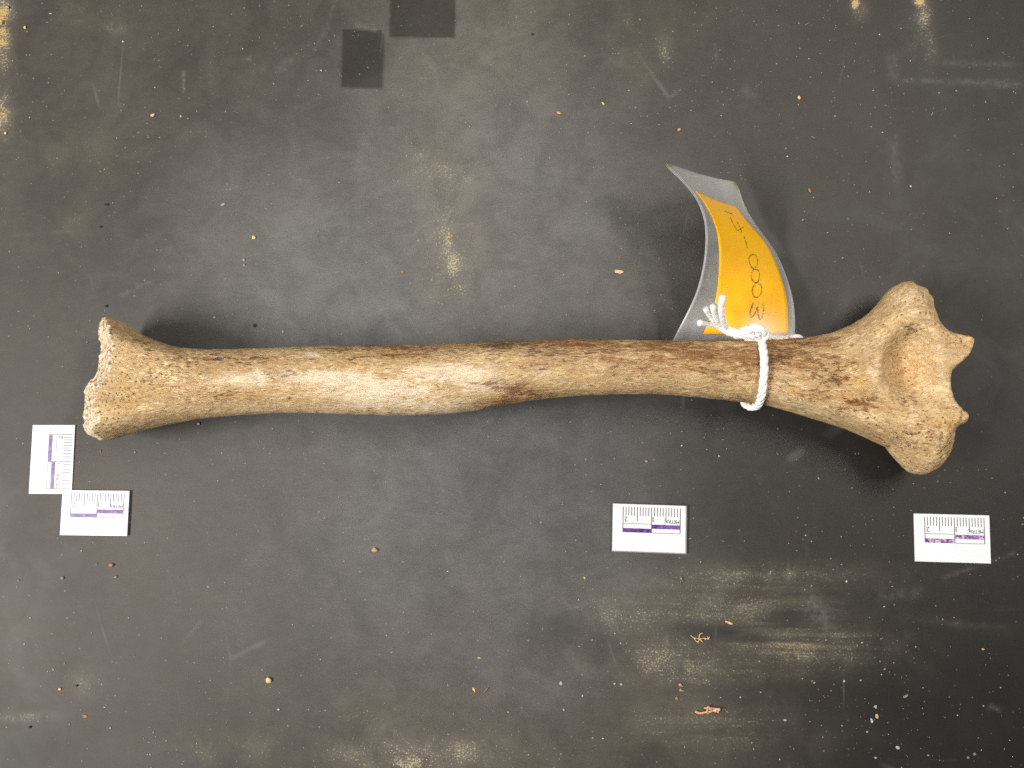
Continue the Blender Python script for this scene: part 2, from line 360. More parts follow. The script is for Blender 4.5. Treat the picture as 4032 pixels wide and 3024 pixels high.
class Bone: pass
def bone_field():
    h = 0.00046
    xs = np.arange(topW[0][0] - 0.012, endW[:, 0].max() + 0.004, h)
    ys = np.arange(-0.040, 0.044, h)
    zs = np.arange(-0.0012, 0.0400, h)
    X, Y = np.meshgrid(xs, ys, indexing='ij')
    # px station of each world x (along the axis row)
    axw = P(np.array(ST_X), np.full(len(ST_X), 1480.0), np.array(ST_ZM) * CM)[:, 0]
    zm = np.interp(X, axw, ST_ZM) * CM; TU = np.interp(X, axw, ST_TU) * CM; TD = np.interp(X, axw, ST_TD) * CM
    k = 24
    zm, TU, TD = blur(zm, k), blur(TU, k), blur(TD, k)
    # profile by x
    yt = np.interp(xs, topW[:, 0], topW[:, 1]); yb = np.interp(xs, botW[:, 0], botW[:, 1])
    ker = np.hanning(13); ker /= ker.sum()
    sm = lambda v: np.convolve(np.pad(v, 6, mode='edge'), ker, 'valid')
    yt, yb = sm(yt), sm(yb)
    yc, hw = ((yt + yb) / 2)[:, None], ((yt - yb) / 2)[:, None]
    u = (Y - yc) / hw
    # outline distance for the joint end
    body = [w for w in topW if w[0] > 0.0] ; low = [w for w in botW if w[0] > 0.0]
    poly = body + list(endW) + low[::-1]
    sel = xs > 0.03
    d = np.full(X.shape, -0.01); d[sel] = seg_dist(X[sel], Y[sel], poly)
    Rp = 0.0098 + 0 * X
    lips = [P(3790, 1345, .018), P(3775, 1632, .018)]
    for q in lips: Rp = np.maximum(Rp - 0.0080 * np.exp(-((X - q[0]) ** 2 + (Y - q[1]) ** 2) / (2 * 0.0062 ** 2)), 0.0018)
    q = P(3750, 1490, .018); Rp = np.maximum(Rp - 0.0058 * np.exp(-((X - q[0]) ** 2 + (Y - q[1]) ** 2) / (2 * 0.0075 ** 2)), 0.0018)
    ed = np.clip((Rp - d) / Rp, 0, 4)
    x0, x1 = P(3000, 1480, .015)[0], P(3330, 1480, .015)[0]
    w = sstep(x0, x1, X)
    pw = 2.0 + 2.4 * sstep(P(1000, 1480, .02)[0], P(420, 1480, .02)[0], X)
    e2 = (1 - w) * np.minimum(np.abs(u) ** pw, 16) + w * ed * ed
    # relief of the joint end, heights in metres
    Pz = lambda x, y, z=.023: P(x, y, z)
    rel = 0 * X
    rel += 0.0030 * line_bump(X, Y, Pz(3180, 1400), Pz(3570, 1235), 0.0055)
    rel += 0.0026 * line_bump(X, Y, Pz(3180, 1590), Pz(3640, 1720), 0.0060)
    rel += 0.0022 * line_bump(X, Y, Pz(3380, 1490), Pz(3400, 1500), 0.0045)
    rel -= 0.0016 * line_bump(X, Y, Pz(3300, 1540), Pz(3420, 1590), 0.0045)
    rel += 0.0022 * line_bump(X, Y, Pz(3690, 1325, .018), Pz(3815, 1345, .018), 0.0032)
    rel += 0.0020 * line_bump(X, Y, Pz(3680, 1642, .018), Pz(3780, 1632, .018), 0.0030)
    rel -= 0.0012 * line_bump(X, Y, Pz(3730, 1440, .018), Pz(3735, 1540, .018), 0.0050)
    rel += 0.0012 * line_bump(X, Y, Pz(3660, 1400, .018), Pz(3690, 1470, .018), 0.0045)
    # the flared broken end: dished between two crisp ridges
    rel -= 0.0036 * line_bump(X, Y, P(430, 1470, .032), P(560, 1480, .032), 0.0070)
    rel += 0.0014 * line_bump(X, Y, P(440, 1290, .032), P(640, 1390, .032), 0.0030)
    rel += 0.0014 * line_bump(X, Y, P(380, 1660, .032), P(620, 1600, .032), 0.0035)
    # olecranon hollow, steeper on its shaft side
    c = Pz(3558, 1440, .020)
    dx, dy = X - c[0], Y - c[1]
    a = 0.0106; b = 0.0160
    dx2 = dx - 0.06 * np.abs(dy)
    r = np.sqrt((dx2 / a) ** 2 + (dy / b) ** 2)
    edge = np.where(dx2 < 0, 1.04, 1.08)
    hollow = 0.0066 * (1 - sstep(0.05, 1.0, r / edge))
    B = Bone()
    TUr = np.maximum(TU + rel - hollow, 0.0016)
    wav = fbm(np.stack([X, Y, 0 * X], -1), 160, 11, 2) * 0.00035
    TUr = TUr + wav
    # the broken end
    lw = np.array([P(x, y, .012) for x, y in A_left]); rw = np.array([P(x, y, .031) for x, y in A_rim])
    o = np.argsort(-lw[:, 1]);
    xo = np.interp(-ys, -lw[:, 1][o], lw[:, 0][o]); o = np.argsort(-rw[:, 1]); xr = np.interp(-ys, -rw[:, 1][o], rw[:, 0][o])
    B.__dict__.update(xs=xs, ys=ys, zs=zs, h=h, X=X, Y=Y, zm=zm, TU=TUr, TD=TD, e2=e2, u=u, xo=xo, xr=xr, hollow=hollow, hw=hw, yc=yc, yt=yt, yb=yb, w=w, d=d)
    Zg = zs[None, None, :]
    T = np.where(Zg > zm[..., None], TUr[..., None], TD[..., None])
    zn = (Zg - zm[..., None]) / T
    F = (1 - e2[..., None] - zn * zn).astype(np.float32)
    # cut
    nc = 130
    yy, zz = np.meshgrid(ys, zs, indexing='ij')
    pz = np.stack([0 * yy, yy, zz], -1)
    rough = fbm(pz, 350, 3, 3) * 0.0009 + np.minimum(fbm(pz, 700, 9, 2), 0) * -0.0006
    s = np.clip((zz - 0.012) / 0.020, -0.4, 1.25)
    xc = xo[:, None] + (xr - xo)[:, None] * np.where(s > 0, s ** 1.4, -s * 0.3) + rough
    Fc = (xs[:, None, None] - xc[None]) / 0.012
    B.xc = xc
    F[:nc] = np.minimum(F[:nc], Fc[:nc])
    B.F = F
    return B

def surface_nets(F, org, h):
    s = F > 0
    nx, ny, nz = F.shape
    cnt = np.zeros((nx - 1, ny - 1, nz - 1), np.int8)
    for a in (0, 1):
        for b in (0, 1):
            for c in (0, 1):
                cnt += s[a:nx - 1 + a, b:ny - 1 + b, c:nz - 1 + c]
    act = (cnt > 0) & (cnt < 8)
    I, J, K = np.nonzero(act)
    idx = np.full(act.shape, -1, np.int64); idx[I, J, K] = np.arange(len(I))
    acc = np.zeros((len(I), 3)); n = np.zeros(len(I))
    cor = [(a, b, c) for a in (0, 1) for b in (0, 1) for c in (0, 1)]
    for p in cor:
        for ax in range(3):
            if p[ax]: continue
            q = list(p); q[ax] = 1
            fa = F[I + p[0], J + p[1], K + p[2]]; fb = F[I + q[0], J + q[1], K + q[2]]
            m = (fa > 0) != (fb > 0)
            t = np.where(m, fa / np.where(m, fa - fb, 1), 0)
            pos = np.array(p, float)[None].repeat(len(I), 0); pos[:, ax] += t
            acc += pos * m[:, None]; n += m
    V = (acc / n[:, None] + np.stack([I, J, K], -1)) * h + org
    Q = []
    e = s[:-1] != s[1:]; i, j, k = np.nonzero(e[:, 1:-1, 1:-1]); j += 1; k += 1
    q = np.stack([idx[i, j - 1, k - 1], idx[i, j, k - 1], idx[i, j, k], idx[i, j - 1, k]], -1)
    f = s[i, j, k]; q[~f] = q[~f][:, ::-1]; Q.append(q)
    e = s[:, :-1] != s[:, 1:]; i, j, k = np.nonzero(e[1:-1, :, 1:-1]); i += 1; k += 1
    q = np.stack([idx[i - 1, j, k - 1], idx[i - 1, j, k], idx[i, j, k], idx[i, j, k - 1]], -1)
    f = s[i, j, k]; q[~f] = q[~f][:, ::-1]; Q.append(q)
    e = s[:, :, :-1] != s[:, :, 1:]; i, j, k = np.nonzero(e[1:-1, 1:-1, :]); i += 1; j += 1
    q = np.stack([idx[i - 1, j - 1, k], idx[i, j - 1, k], idx[i, j, k], idx[i - 1, j, k]], -1)
    f = s[i, j, k]; q[~f] = q[~f][:, ::-1]; Q.append(q)
    return V, np.concatenate(Q)

B = bone_field()
BV, BQ = surface_nets(B.F, np.array([B.xs[0], B.ys[0], B.zs[0]]), B.h)
def smooth_v(V, Q, it=1, lam=0.5):
    E = np.concatenate([Q[:, [0, 1]], Q[:, [1, 2]], Q[:, [2, 3]], Q[:, [3, 0]]])
    for _ in range(it):
        S = np.zeros_like(V); n = np.zeros(len(V))
        for c in range(3): S[:, c] = np.bincount(E[:, 0], V[E[:, 1], c], len(V)) + np.bincount(E[:, 1], V[E[:, 0], c], len(V))
        n = np.bincount(E[:, 0], minlength=len(V)) + np.bincount(E[:, 1], minlength=len(V))
        V = V + lam * (S / n[:, None] - V)
    return V
BV = smooth_v(BV, BQ, 2, 0.5)
def vnormals(V, Q):
    a, b, c, d = (V[Q[:, i]] for i in range(4))
    fn = np.cross(c - a, d - b); N = np.zeros_like(V)
    for k in range(4):
        for cc in range(3): N[:, cc] += np.bincount(Q[:, k], fn[:, cc], len(V))
    return N / (np.linalg.norm(N, axis=1, keepdims=True) + 1e-12)
BN = vnormals(BV, BQ)
bpx, bpy_ = proj(BV)
iy = np.clip(np.searchsorted(B.ys, BV[:, 1]), 0, len(B.ys) - 1); iz = np.clip(np.searchsorted(B.zs, BV[:, 2]), 0, len(B.zs) - 1)
is_cut = (BV[:, 0] < B.xc[iy, iz] + 0.0009)
ix = np.clip(np.searchsorted(B.xs, BV[:, 0]), 0, len(B.xs) - 1)
# fields of the bone surface
pore = np.clip(blobs(bpx, bpy_, [(380, 1480, 150, 260, 1.0), (560, 1500, 180, 90, .7), (3620, 1780, 190, 90, 1.0), (3700, 1700, 110, 110, 1.0), (3400, 1650, 170, 50, .55, 25),
                                 (3640, 1190, 90, 70, .7), (3500, 1250, 130, 50, .55, -35), (3770, 1335, 70, 30, .85), (3760, 1640, 60, 40, 1.0), (3560, 1470, 90, 130, .5), (3260, 1420, 80, 40, .3), (3700, 1240, 60, 90, .7)]), 0, 1)
p_ = BV
dsp = fbm(p_, 900, 21, 2) * 0.00007 + fbm(p_, 220, 31, 2) * 0.00016
pit = np.minimum(fbm(p_, 620, 41, 2) + 0.35, 0)
dsp = dsp + pit * 0.0011 * pore
dsp = dsp + is_cut * (fbm(p_, 1100, 51, 2) * 0.00022)
chip = np.exp(-((bpx - 3770) ** 2 + (bpy_ - 1690) ** 2) / (2 * 55 ** 2)) + np.exp(-((bpx - 3720) ** 2 + (bpy_ - 1655) ** 2) / (2 * 40 ** 2))
dsp = dsp + np.minimum(fbm(p_, 480, 61, 2) + 0.1, 0) * 0.0012 * np.clip(chip, 0, 1)
BV = BV + BN * dsp[:, None]
BV[:, 2] = np.maximum(BV[:, 2], 0.0002)
BN = vnormals(BV, BQ)

pale = np.clip(blobs(bpx, bpy_, [(1300, 1490, 260, 50, 1.), (1500, 1540, 330, 70, 1.), (1780, 1470, 260, 55, .95), (1900, 1520, 160, 40, .9), (960, 1500, 150, 45, .85), (1230, 1395, 46, 18, 1.), (1010, 1480, 60, 30, 1), (1700, 1400, 110, 22, .6),
                                 (1640, 1600, 500, 45, .75), (1050, 1610, 350, 28, .55), (2150, 1470, 120, 50, .55), (2520, 1500, 200, 35, .4), (3600, 1180, 130, 80, .55), (3440, 1450, 40, 90, .55), (3740, 1440, 120, 200, .45), (3600, 1740, 160, 80, .35), (3180, 1600, 200, 30, .5, 20), (3200, 1370, 60, 22, .5)]), 0, 1)
brown = np.clip(blobs(bpx, bpy_, [(2850, 1395, 170, 38, 1.), (2950, 1410, 150, 48, 1.), (3060, 1390, 100, 45, 1.), (2640, 1365, 160, 24, .95), (2320, 1352, 140, 22, .9), (2450, 1425, 75, 14, .95, 8), (2500, 1355, 220, 20, .6), (3120, 1350, 150, 22, .85),
                                  (3285, 1440, 70, 40, .6), (3300, 1500, 50, 30, .7), (3270, 1560, 120, 34, .55, 10), (3380, 1590, 80, 24, .7), (2040, 1535, 110, 22, .85, 8), (2000, 1590, 110, 20, .9, -6), (3150, 1480, 70, 30, .5), (2840, 1585, 130, 16, .6), (2860, 1670, 300, 30, .2),
                                  (1080, 1470, 150, 26, .28), (820, 1560, 160, 22, .5), (900, 1420, 260, 26, .5), (1500, 1372, 240, 20, .8), (1560, 1395, 160, 24, .7), (3230, 1370, 90, 26, .55), (2150, 1350, 300, 26, .8), (2400, 1380, 260, 30, .6), (2750, 1420, 260, 50, .8), (2200, 1440, 160, 20, .5), (2960, 1480, 200, 30, .5), (3170, 1420, 120, 60, .7), (560, 1350, 80, 40, .35), (3550, 1720, 120, 40, .4), (3550, 1440, 60, 100, .18), (3640, 1740, 120, 60, .35)], 1.5), 0, 1)
dark = np.clip(blobs(bpx, bpy_, [(2000, 1362, 170, 26, 1.), (2150, 1380, 190, 34, .9), (1800, 1380, 120, 24, .6), (3070, 1400, 60, 42, 1.), (3120, 1430, 60, 24, .6), (1880, 1585, 70, 14, .9), (2480, 1495, 30, 18, .5), (1600, 1400, 140, 24, .5), (1200, 1400, 300, 30, .45), (900, 1400, 300, 40, .5), (700, 1470, 200, 80, .4), (3640, 1700, 180, 80, .45), (3600, 1570, 40, 20, .8), (3570, 1290, 60, 24, .5, -35), (3300, 1480, 70, 30, .6), (2850, 1590, 130, 20, .5), (3590, 1300, 50, 28, .9, -30), (3585, 1572, 50, 26, 1.0), (3520, 1380, 30, 60, .5)]), 0, 1)
calm = np.clip(blobs(bpx, bpy_, [(3600, 1450, 170, 260, 1.0), (3560, 1220, 170, 120, 1.0), (3640, 1720, 200, 140, 1.0), (3760, 1480, 150, 260, 1.0), (400, 1480, 150, 300, .7)]), 0, 1)
yell = np.clip(blobs(bpx, bpy_, [(1560, 1400, 160, 30, .9), (1180, 1520, 60, 16, .8), (1380, 1440, 120, 20, .7), (900, 1540, 240, 24, .6), (480, 1560, 100, 80, .5), (3560, 1440, 60, 120, .6), (3380, 1500, 50, 40, 1.), (3390, 1580, 110, 30, .8, 10), (2280, 1480, 120, 20, .6, 12), (3120, 1540, 120, 20, .6, 18), (3780, 1340, 60, 30, .5), (3730, 1650, 90, 40, .5), (1930, 1560, 80, 14, .7), (2750, 1480, 200, 30, .3)]), 0, 1)
pink = np.clip(blobs(bpx, bpy_, [(1700, 1470, 60, 18, .6), (2080, 1540, 70, 22, .7), (600, 1640, 160, 30, .5), (3690, 1350, 90, 60, .6), (3680, 1440, 70, 30, .5), (1300, 1560, 300, 60, .35), (2500, 1540, 300, 20, .5), (3600, 1320, 80, 60, .4)]), 0, 1)
# fibre direction coordinates: along the shaft, and across it in proportion to its width
ux = np.clip(np.arange(len(B.xs)), 0, np.searchsorted(B.xs, P(3480, 1480, .015)[0]))
uu = np.clip((BV[:, 1] - B.yc[ux[ix], 0]) / B.hw[ux[ix], 0], -1.6, 1.6)
fib = np.stack([BV[:, 0], uu * 0.0125, BV[:, 2]], -1)

def bone_material(cut=False):
    n = NT('weathered_bone_break' if cut else 'weathered_bone')
    co = n.objc(); fb = n.attr('fibre', True)
    pale, brown, dark, yell, pink, pore, calm = (n.attr(k) for k in ('pale', 'brown', 'dark', 'yellow', 'pink', 'pore', 'calm'))
    S1 = n.noise(n.mapv(fb, (190, 1100, 700)), 1.0, 4, 0.6, 0.6)      # coarse fibre
    S2 = n.noise(n.mapv(fb, (420, 2600, 1600)), 1.0, 3, 0.6, 0.4)     # fine fibre
    S3 = n.noise(n.mapv(fb, (60, 240, 200)), 1.0, 5, 0.65, 0.8)       # patches
    S4 = n.noise(n.mapv(fb, (130, 420, 300), (5, 2, 1)), 1.0, 5, 0.7, 1.2)
    iso = n.noise(co, 420, 4, 0.6); fine = n.noise(co, 1700, 3, 0.6)
    tan = n.mix(n.ramp(S3, 0.3, 0.7), C(196, 161, 110), C(223, 194, 146))
    tan = n.mix(n.ramp(S1, 0.32, 0.68), n.mix(0.32, tan, C(138, 104, 66)), tan)
    S5 = n.noise(n.mapv(fb, (240, 820, 560), (2, 7, 3)), 1.0, 7, 0.72, 1.6)
    S6 = n.noise(n.mapv(fb, (110, 330, 260), (9, 1, 4)), 1.0, 6, 0.70, 1.2)
    fl = n.ramp(n.math('ADD', S5, n.math('MULTIPLY', n.math('SUBTRACT', S6, 0.5), 0.7)), 0.47, 0.54)
    flw = n.math('MULTIPLY', n.math('SUBTRACT', 1.0, n.math('MULTIPLY', pale, 0.6)), n.math('SUBTRACT', 1.0, n.math('MULTIPLY', calm, 0.65)))
    tan = n.mix(n.math('MULTIPLY', fl, flw), n.mix(n.math('MULTIPLY', flw, 0.34), tan, C(142, 102, 58)), n.mix(0.6, tan, C(222, 198, 152)))
    pl = n.math('MULTIPLY', pale, n.ramp(n.math('ADD', n.math('ADD', S4, n.math('MULTIPLY', n.math('SUBTRACT', S5, 0.5), 0.4)), n.math('MULTIPLY', pale, 0.30)), 0.60, 0.72), True)
    pl2 = n.math('MULTIPLY', n.ramp(S4, 0.60, 0.72), n.math('SUBTRACT', 0.45, n.math('MULTIPLY', calm, 0.3)))
    mot = n.noise(co, 330, 6, 0.75, 0.4); mott = n.math('MULTIPLY', n.math('MULTIPLY', n.ramp(mot, 0.50, 0.68), calm), 0.55)
    tan = n.mix(mott, tan, C(146, 106, 66)); tan = n.mix(n.math('MULTIPLY', n.math('MULTIPLY', n.ramp(mot, 0.46, 0.34), calm), 0.4), tan, C(226, 204, 166))
    col = n.mix(n.math('MAXIMUM', pl, pl2), tan, n.mix(iso, C(222, 200, 164), C(238, 222, 196)))
    yl = n.math('MULTIPLY', yell, n.ramp(S4, 0.40, 0.62), True)
    col = n.mix(n.math('MULTIPLY', yl, 0.75), col, C(206, 158, 84))
    pk = n.math('MULTIPLY', pink, n.ramp(S3, 0.35, 0.6), True)
    col = n.mix(n.math('MULTIPLY', pk, 0.5), col, C(178, 132, 106))
    # brown skin that has partly flaked away: crisp ragged edges
    bt = n.math('ADD', S4, n.math('MULTIPLY', n.math('SUBTRACT', brown, 0.5), 0.30)); bt = n.math('ADD', bt, n.math('MULTIPLY', n.math('SUBTRACT', S5, 0.5), 0.9))
    bt = n.math('ADD', bt, n.math('MULTIPLY', n.math('SUBTRACT', S1, 0.5), 0.35))
    bm = n.math('MULTIPLY', n.ramp(bt, 0.52, 0.62), n.ramp(brown, 0.08, 0.3), True)
    col = n.mix(n.math('MULTIPLY', bm, 0.88), col, n.mix(n.ramp(S3, 0.35, 0.65), C(102, 60, 30), C(148, 98, 56)))
    bw = n.math('MULTIPLY', n.math('SUBTRACT', 1.0, bm), n.math('MULTIPLY', brown, n.ramp(S1, 0.60, 0.42)), True)
    col = n.mix(n.math('MULTIPLY', bw, 0.55), col, C(150, 100, 56))
    # dark open grain
    dt = n.math('ADD', n.math('SUBTRACT', S2, 0.035), n.math('MULTIPLY', dark, 0.13)); dt = n.math('ADD', dt, n.math('MULTIPLY', n.math('SUBTRACT', S6, 0.5), 0.35)); dt = n.math('ADD', dt, n.math('MULTIPLY', n.math('SUBTRACT', S1, 0.5), 0.25))
    dm = n.ramp(dt, 0.56, 0.655)
    dm = n.math('MULTIPLY', dm, n.math('SUBTRACT', 1.0, n.math('MULTIPLY', pl, 0.75)), True); dm = n.math('MULTIPLY', dm, n.math('SUBTRACT', 1.0, n.math('MULTIPLY', n.math('SUBTRACT', calm, dark, True), 0.8)), True)
    col = n.mix(n.math('MULTIPLY', dm, 0.80), col, C(82, 54, 30))
    # light splinters
    lt = n.math('MULTIPLY', n.ramp(S2, 0.40, 0.30), n.ramp(S1, 0.62, 0.40), True)
    col = n.mix(n.math('MULTIPLY', lt, 0.75), col, C(236, 216, 172))
    # pores
    v = n.voro(n.mapv(co, (0.75, 1, 1)), 950); v2 = n.voro(co, 480)
    pm = n.math('MULTIPLY', n.ramp(v.outputs['Distance'], 0.30, 0.16), n.ramp(v.outputs['Color'], 0.48, 0.55))
    pm2 = n.math('MULTIPLY', n.ramp(v2.outputs['Distance'], 0.26, 0.12), n.ramp(v2.outputs['Color'], 0.52, 0.58))
    pm = n.math('MAXIMUM', pm, pm2)
    pm = n.math('MULTIPLY', pm, n.ramp(n.math('ADD', pore, n.math('MULTIPLY', n.math('SUBTRACT', iso, 0.5), 0.8)), 0.15, 0.55), True)
    col = n.mix(n.math('MULTIPLY', pm, 0.78), col, C(92, 62, 32))
    if cut:
        col = n.mix(0.75, col, n.mix(n.ramp(iso, 0.30, 0.60), C(176, 142, 98), C(236, 220, 194)))
        col = n.mix(n.math('MULTIPLY', n.ramp(n.noise(co, 900, 2), 0.56, 0.64), 0.8), col, C(104, 72, 36))
    n.con(col, n.b.inputs['Base Color'])
    n.con(n.ramp(S3, 0.3, 0.7, 0.50, 0.68), n.b.inputs['Roughness'])
    n.b.inputs['Specular IOR Level'].default_value = 0.32
    h = n.math('ADD', n.math('MULTIPLY', S1, 0.7), n.math('MULTIPLY', S2, 0.5)); h = n.math('ADD', h, n.math('MULTIPLY', fl, 0.45)); h = n.math('ADD', h, n.math('MULTIPLY', S5, 0.8))
    h = n.math('SUBTRACT', h, n.math('MULTIPLY', dm, 0.5)); h = n.math('SUBTRACT', h, n.math('MULTIPLY', pm, 1.3))
    h = n.math('ADD', h, n.math('MULTIPLY', bm, 0.35)); h = n.math('ADD', h, n.math('MULTIPLY', fine, 0.25))
    n.con(n.bump(h, 0.65, 0.00045), n.b.inputs['Normal'])
    return n.m
BONE_M, CUT_M = bone_material(), bone_material(True)

c0 = P(2016, 1500, 0.0); bone_base = np.array([c0[0], c0[1], 0.0])
bone = empty('arm_bone', bone_base)
tag(bone, 'long weathered tan bone with a broken flared end and a hollowed joint end', 'bone')
fc = BV[BQ].mean(1); fpx, fpy = proj(fc)
fcut = is_cut[BQ].sum(1) >= 3
hol = B.hollow[ix, iy][BQ].mean(1) > 0.0035
hol &= (BN[BQ].mean(1)[:, 2] > 0.1) & (fc[:, 2] > 0.012)
joint = (fpx > 3330) & ~hol
part = np.where(fcut, 1, np.where(hol, 3, np.where(joint, 2, 0)))
def bone_part(name, k, mat, parent):
    q = BQ[part == k]; used, inv = np.unique(q, return_inverse=True); q = inv.reshape(-1, 4)
    me = mesh_np(name, BV[used] - bone_base, q)
    me.polygons.foreach_set('use_smooth', np.ones(len(me.polygons), bool))
    for nm, d in (('pale', pale), ('brown', brown), ('dark', dark), ('yellow', yell), ('pink', pink), ('pore', pore), ('calm', calm)): fattr(me, nm, d[used])
    vattr(me, 'fibre', fib[used])
    me.normals_split_custom_set_from_vertices([tuple(x) for x in BN[used]])
    return link(name, me, parent, mat, smooth=False)
bone_part('shaft', 0, BONE_M, bone)
tag(bone_part('broken_end', 1, CUT_M, bone), 'rough porous broken face of the bone')
je = bone_part('joint_end', 2, BONE_M, bone)
tag(bone_part('joint_hollow', 3, BONE_M, je), 'oval hollow in the joint end with yellowish floor')

def bone_top(x, y):
    i = int(np.clip(np.searchsorted(B.xs, x), 0, len(B.xs) - 1)); j = int(np.clip(np.searchsorted(B.ys, y), 0, len(B.ys) - 1))
    e = B.e2[i, j]
    return B.zm[i, j] + B.TU[i, j] * math.sqrt(max(0, 1 - e))

# ================================================================== TAG
def Zt(p): return [(2500 + x / 1.4425, 550 + y / 1.4425) for x, y in p]
T_L = np.array(Zt([(215, 1140), (255, 1060), (300, 980), (345, 890), (375, 790), (395, 700), (405, 600), (407, 500), (395, 430), (370, 360), (320, 285), (260, 220), (205, 172), (150, 122)]))
T_R = np.array(Zt([(908, 1110), (910, 1030), (905, 960), (893, 890), (870, 810), (835, 720), (800, 640), (755, 575), (700, 510), (650, 435), (618, 375), (598, 325), (591, 290), (586, 244)]))
def resample(a, n):
    s = np.concatenate([[0], np.cumsum(np.linalg.norm(np.diff(a, axis=0), axis=1))]); t = np.linspace(0, s[-1], n)
    return np.stack([np.interp(t, s, a[:, k]) for k in range(a.shape[1])], -1)
NT_R = 60
def smooth1(a, k=5, it=2):
    for _ in range(it):
        b = np.pad(a, [(k, k)] + [(0, 0)] * (a.ndim - 1), mode='reflect', reflect_type='odd')
        a = sum(b[i:i + len(a)] for i in range(2 * k + 1)) / (2 * k + 1)
    return a
TL, TR = smooth1(resample(T_L, NT_R), 3, 2), smooth1(resample(T_R, NT_R), 3, 2)
tt = np.linspace(0, 1, NT_R)
Rz = np.interp(tt, [0, .2, .45, .7, 1], [0.95, 0.75, 0.45, 0.35, 0.6]) * CM
W_TAG = 3.75 * CM
RW = P(TR[:, 0], TR[:, 1], Rz)
Lz = np.zeros(NT_R)
for i in range(NT_R):
    lo, hi = Rz[i], 5.2 * CM
    if np.linalg.norm(P(TL[i, 0], TL[i, 1], lo) - RW[i]) >= W_TAG: Lz[i] = lo; continue
    for _ in range(40):
        m = (lo + hi) / 2
        if np.linalg.norm(P(TL[i, 0], TL[i, 1], m) - RW[i]) < W_TAG: lo = m
        else: hi = m
    Lz[i] = lo
Lz = smooth1(Lz, 6, 3); Lz[:3] = np.maximum(Lz[:3], 0.009)
LW = P(TL[:, 0], TL[:, 1], Lz)
NU = 24
U = np.linspace(0, 1, NU)
surf = LW[:, None] * (1 - U)[None, :, None] + RW[:, None] * U[None, :, None]        # [row, u, 3]
def sag(u): return np.sin(np.pi * u)
surf[..., 2] += 0.0022 * sag(U)[None, :] * np.interp(tt, [0, .3, .6, 1], [1.0, 0.6, -0.4, -1.0])[:, None]
# row 0 dips out of sight behind the shaft
ext = surf[0] - (surf[1] - surf[0]) / np.linalg.norm(surf[1] - surf[0], axis=1, keepdims=True) * 0.002
surf = np.concatenate([ext[None], surf]); NRW = len(surf)
def snorm(S):
    a = np.gradient(S, axis=0); b = np.gradient(S, axis=1); n = np.cross(b, a); n /= np.linalg.norm(n, axis=-1, keepdims=True)
    n[n[..., 2].mean(axis=1) < 0] *= -1
    return n
SN = snorm(surf)
def ev(r, u, off=0.0):
    """row (float), u in 0..1 -> point"""
    r = np.clip(np.asarray(r, float), 0, NRW - 1.001); uu_ = np.clip(np.asarray(u, float), 0, 1) * (NU - 1.001)
    i, j = np.floor(r).astype(int), np.floor(uu_).astype(int); a, b = (r - i)[..., None], (uu_ - j)[..., None]
    g = lambda A: A[i, j] * (1 - a) * (1 - b) + A[i + 1, j] * a * (1 - b) + A[i, j + 1] * (1 - a) * b + A[i + 1, j + 1] * a * b
    return g(surf) + g(SN) * off
_rr, _uu = np.meshgrid(np.linspace(0, NRW - 1.001, 500), np.linspace(0, 1, 240), indexing='ij')
_px, _py = proj(ev(_rr, _uu))
def inv(x, y):
    k = np.argmin((_px - x) ** 2 + (_py - y) ** 2); return _rr.flat[k], _uu.flat[k]
def grid_faces(a, b, off=0):
    I = np.arange(a * b).reshape(a, b) + off
    return np.stack([I[:-1, :-1], I[1:, :-1], I[1:, 1:], I[:-1, 1:]], -1).reshape(-1, 4)
def sheet(name, RR, UU, top, bot, mat, parent, org):
    a = ev(RR, UU, top).reshape(-1, 3); b = ev(RR, UU, bot).reshape(-1, 3); na, nb = RR.shape
    q1 = grid_faces(na, nb); q2 = grid_faces(na, nb, len(a))[:, ::-1]
    I = np.arange(na * nb).reshape(na, nb)
    loop = np.concatenate([I[0, :-1], I[:-1, -1], I[-1, :0:-1], I[:0:-1, 0]])
    nx_ = np.roll(loop, -1); rim = np.stack([loop, nx_, nx_ + len(a), loop + len(a)], -1)
    me = mesh_np(name, np.concatenate([a, b]) - org, np.concatenate([q1, q2, rim]))
    return link(name, me, parent, mat)
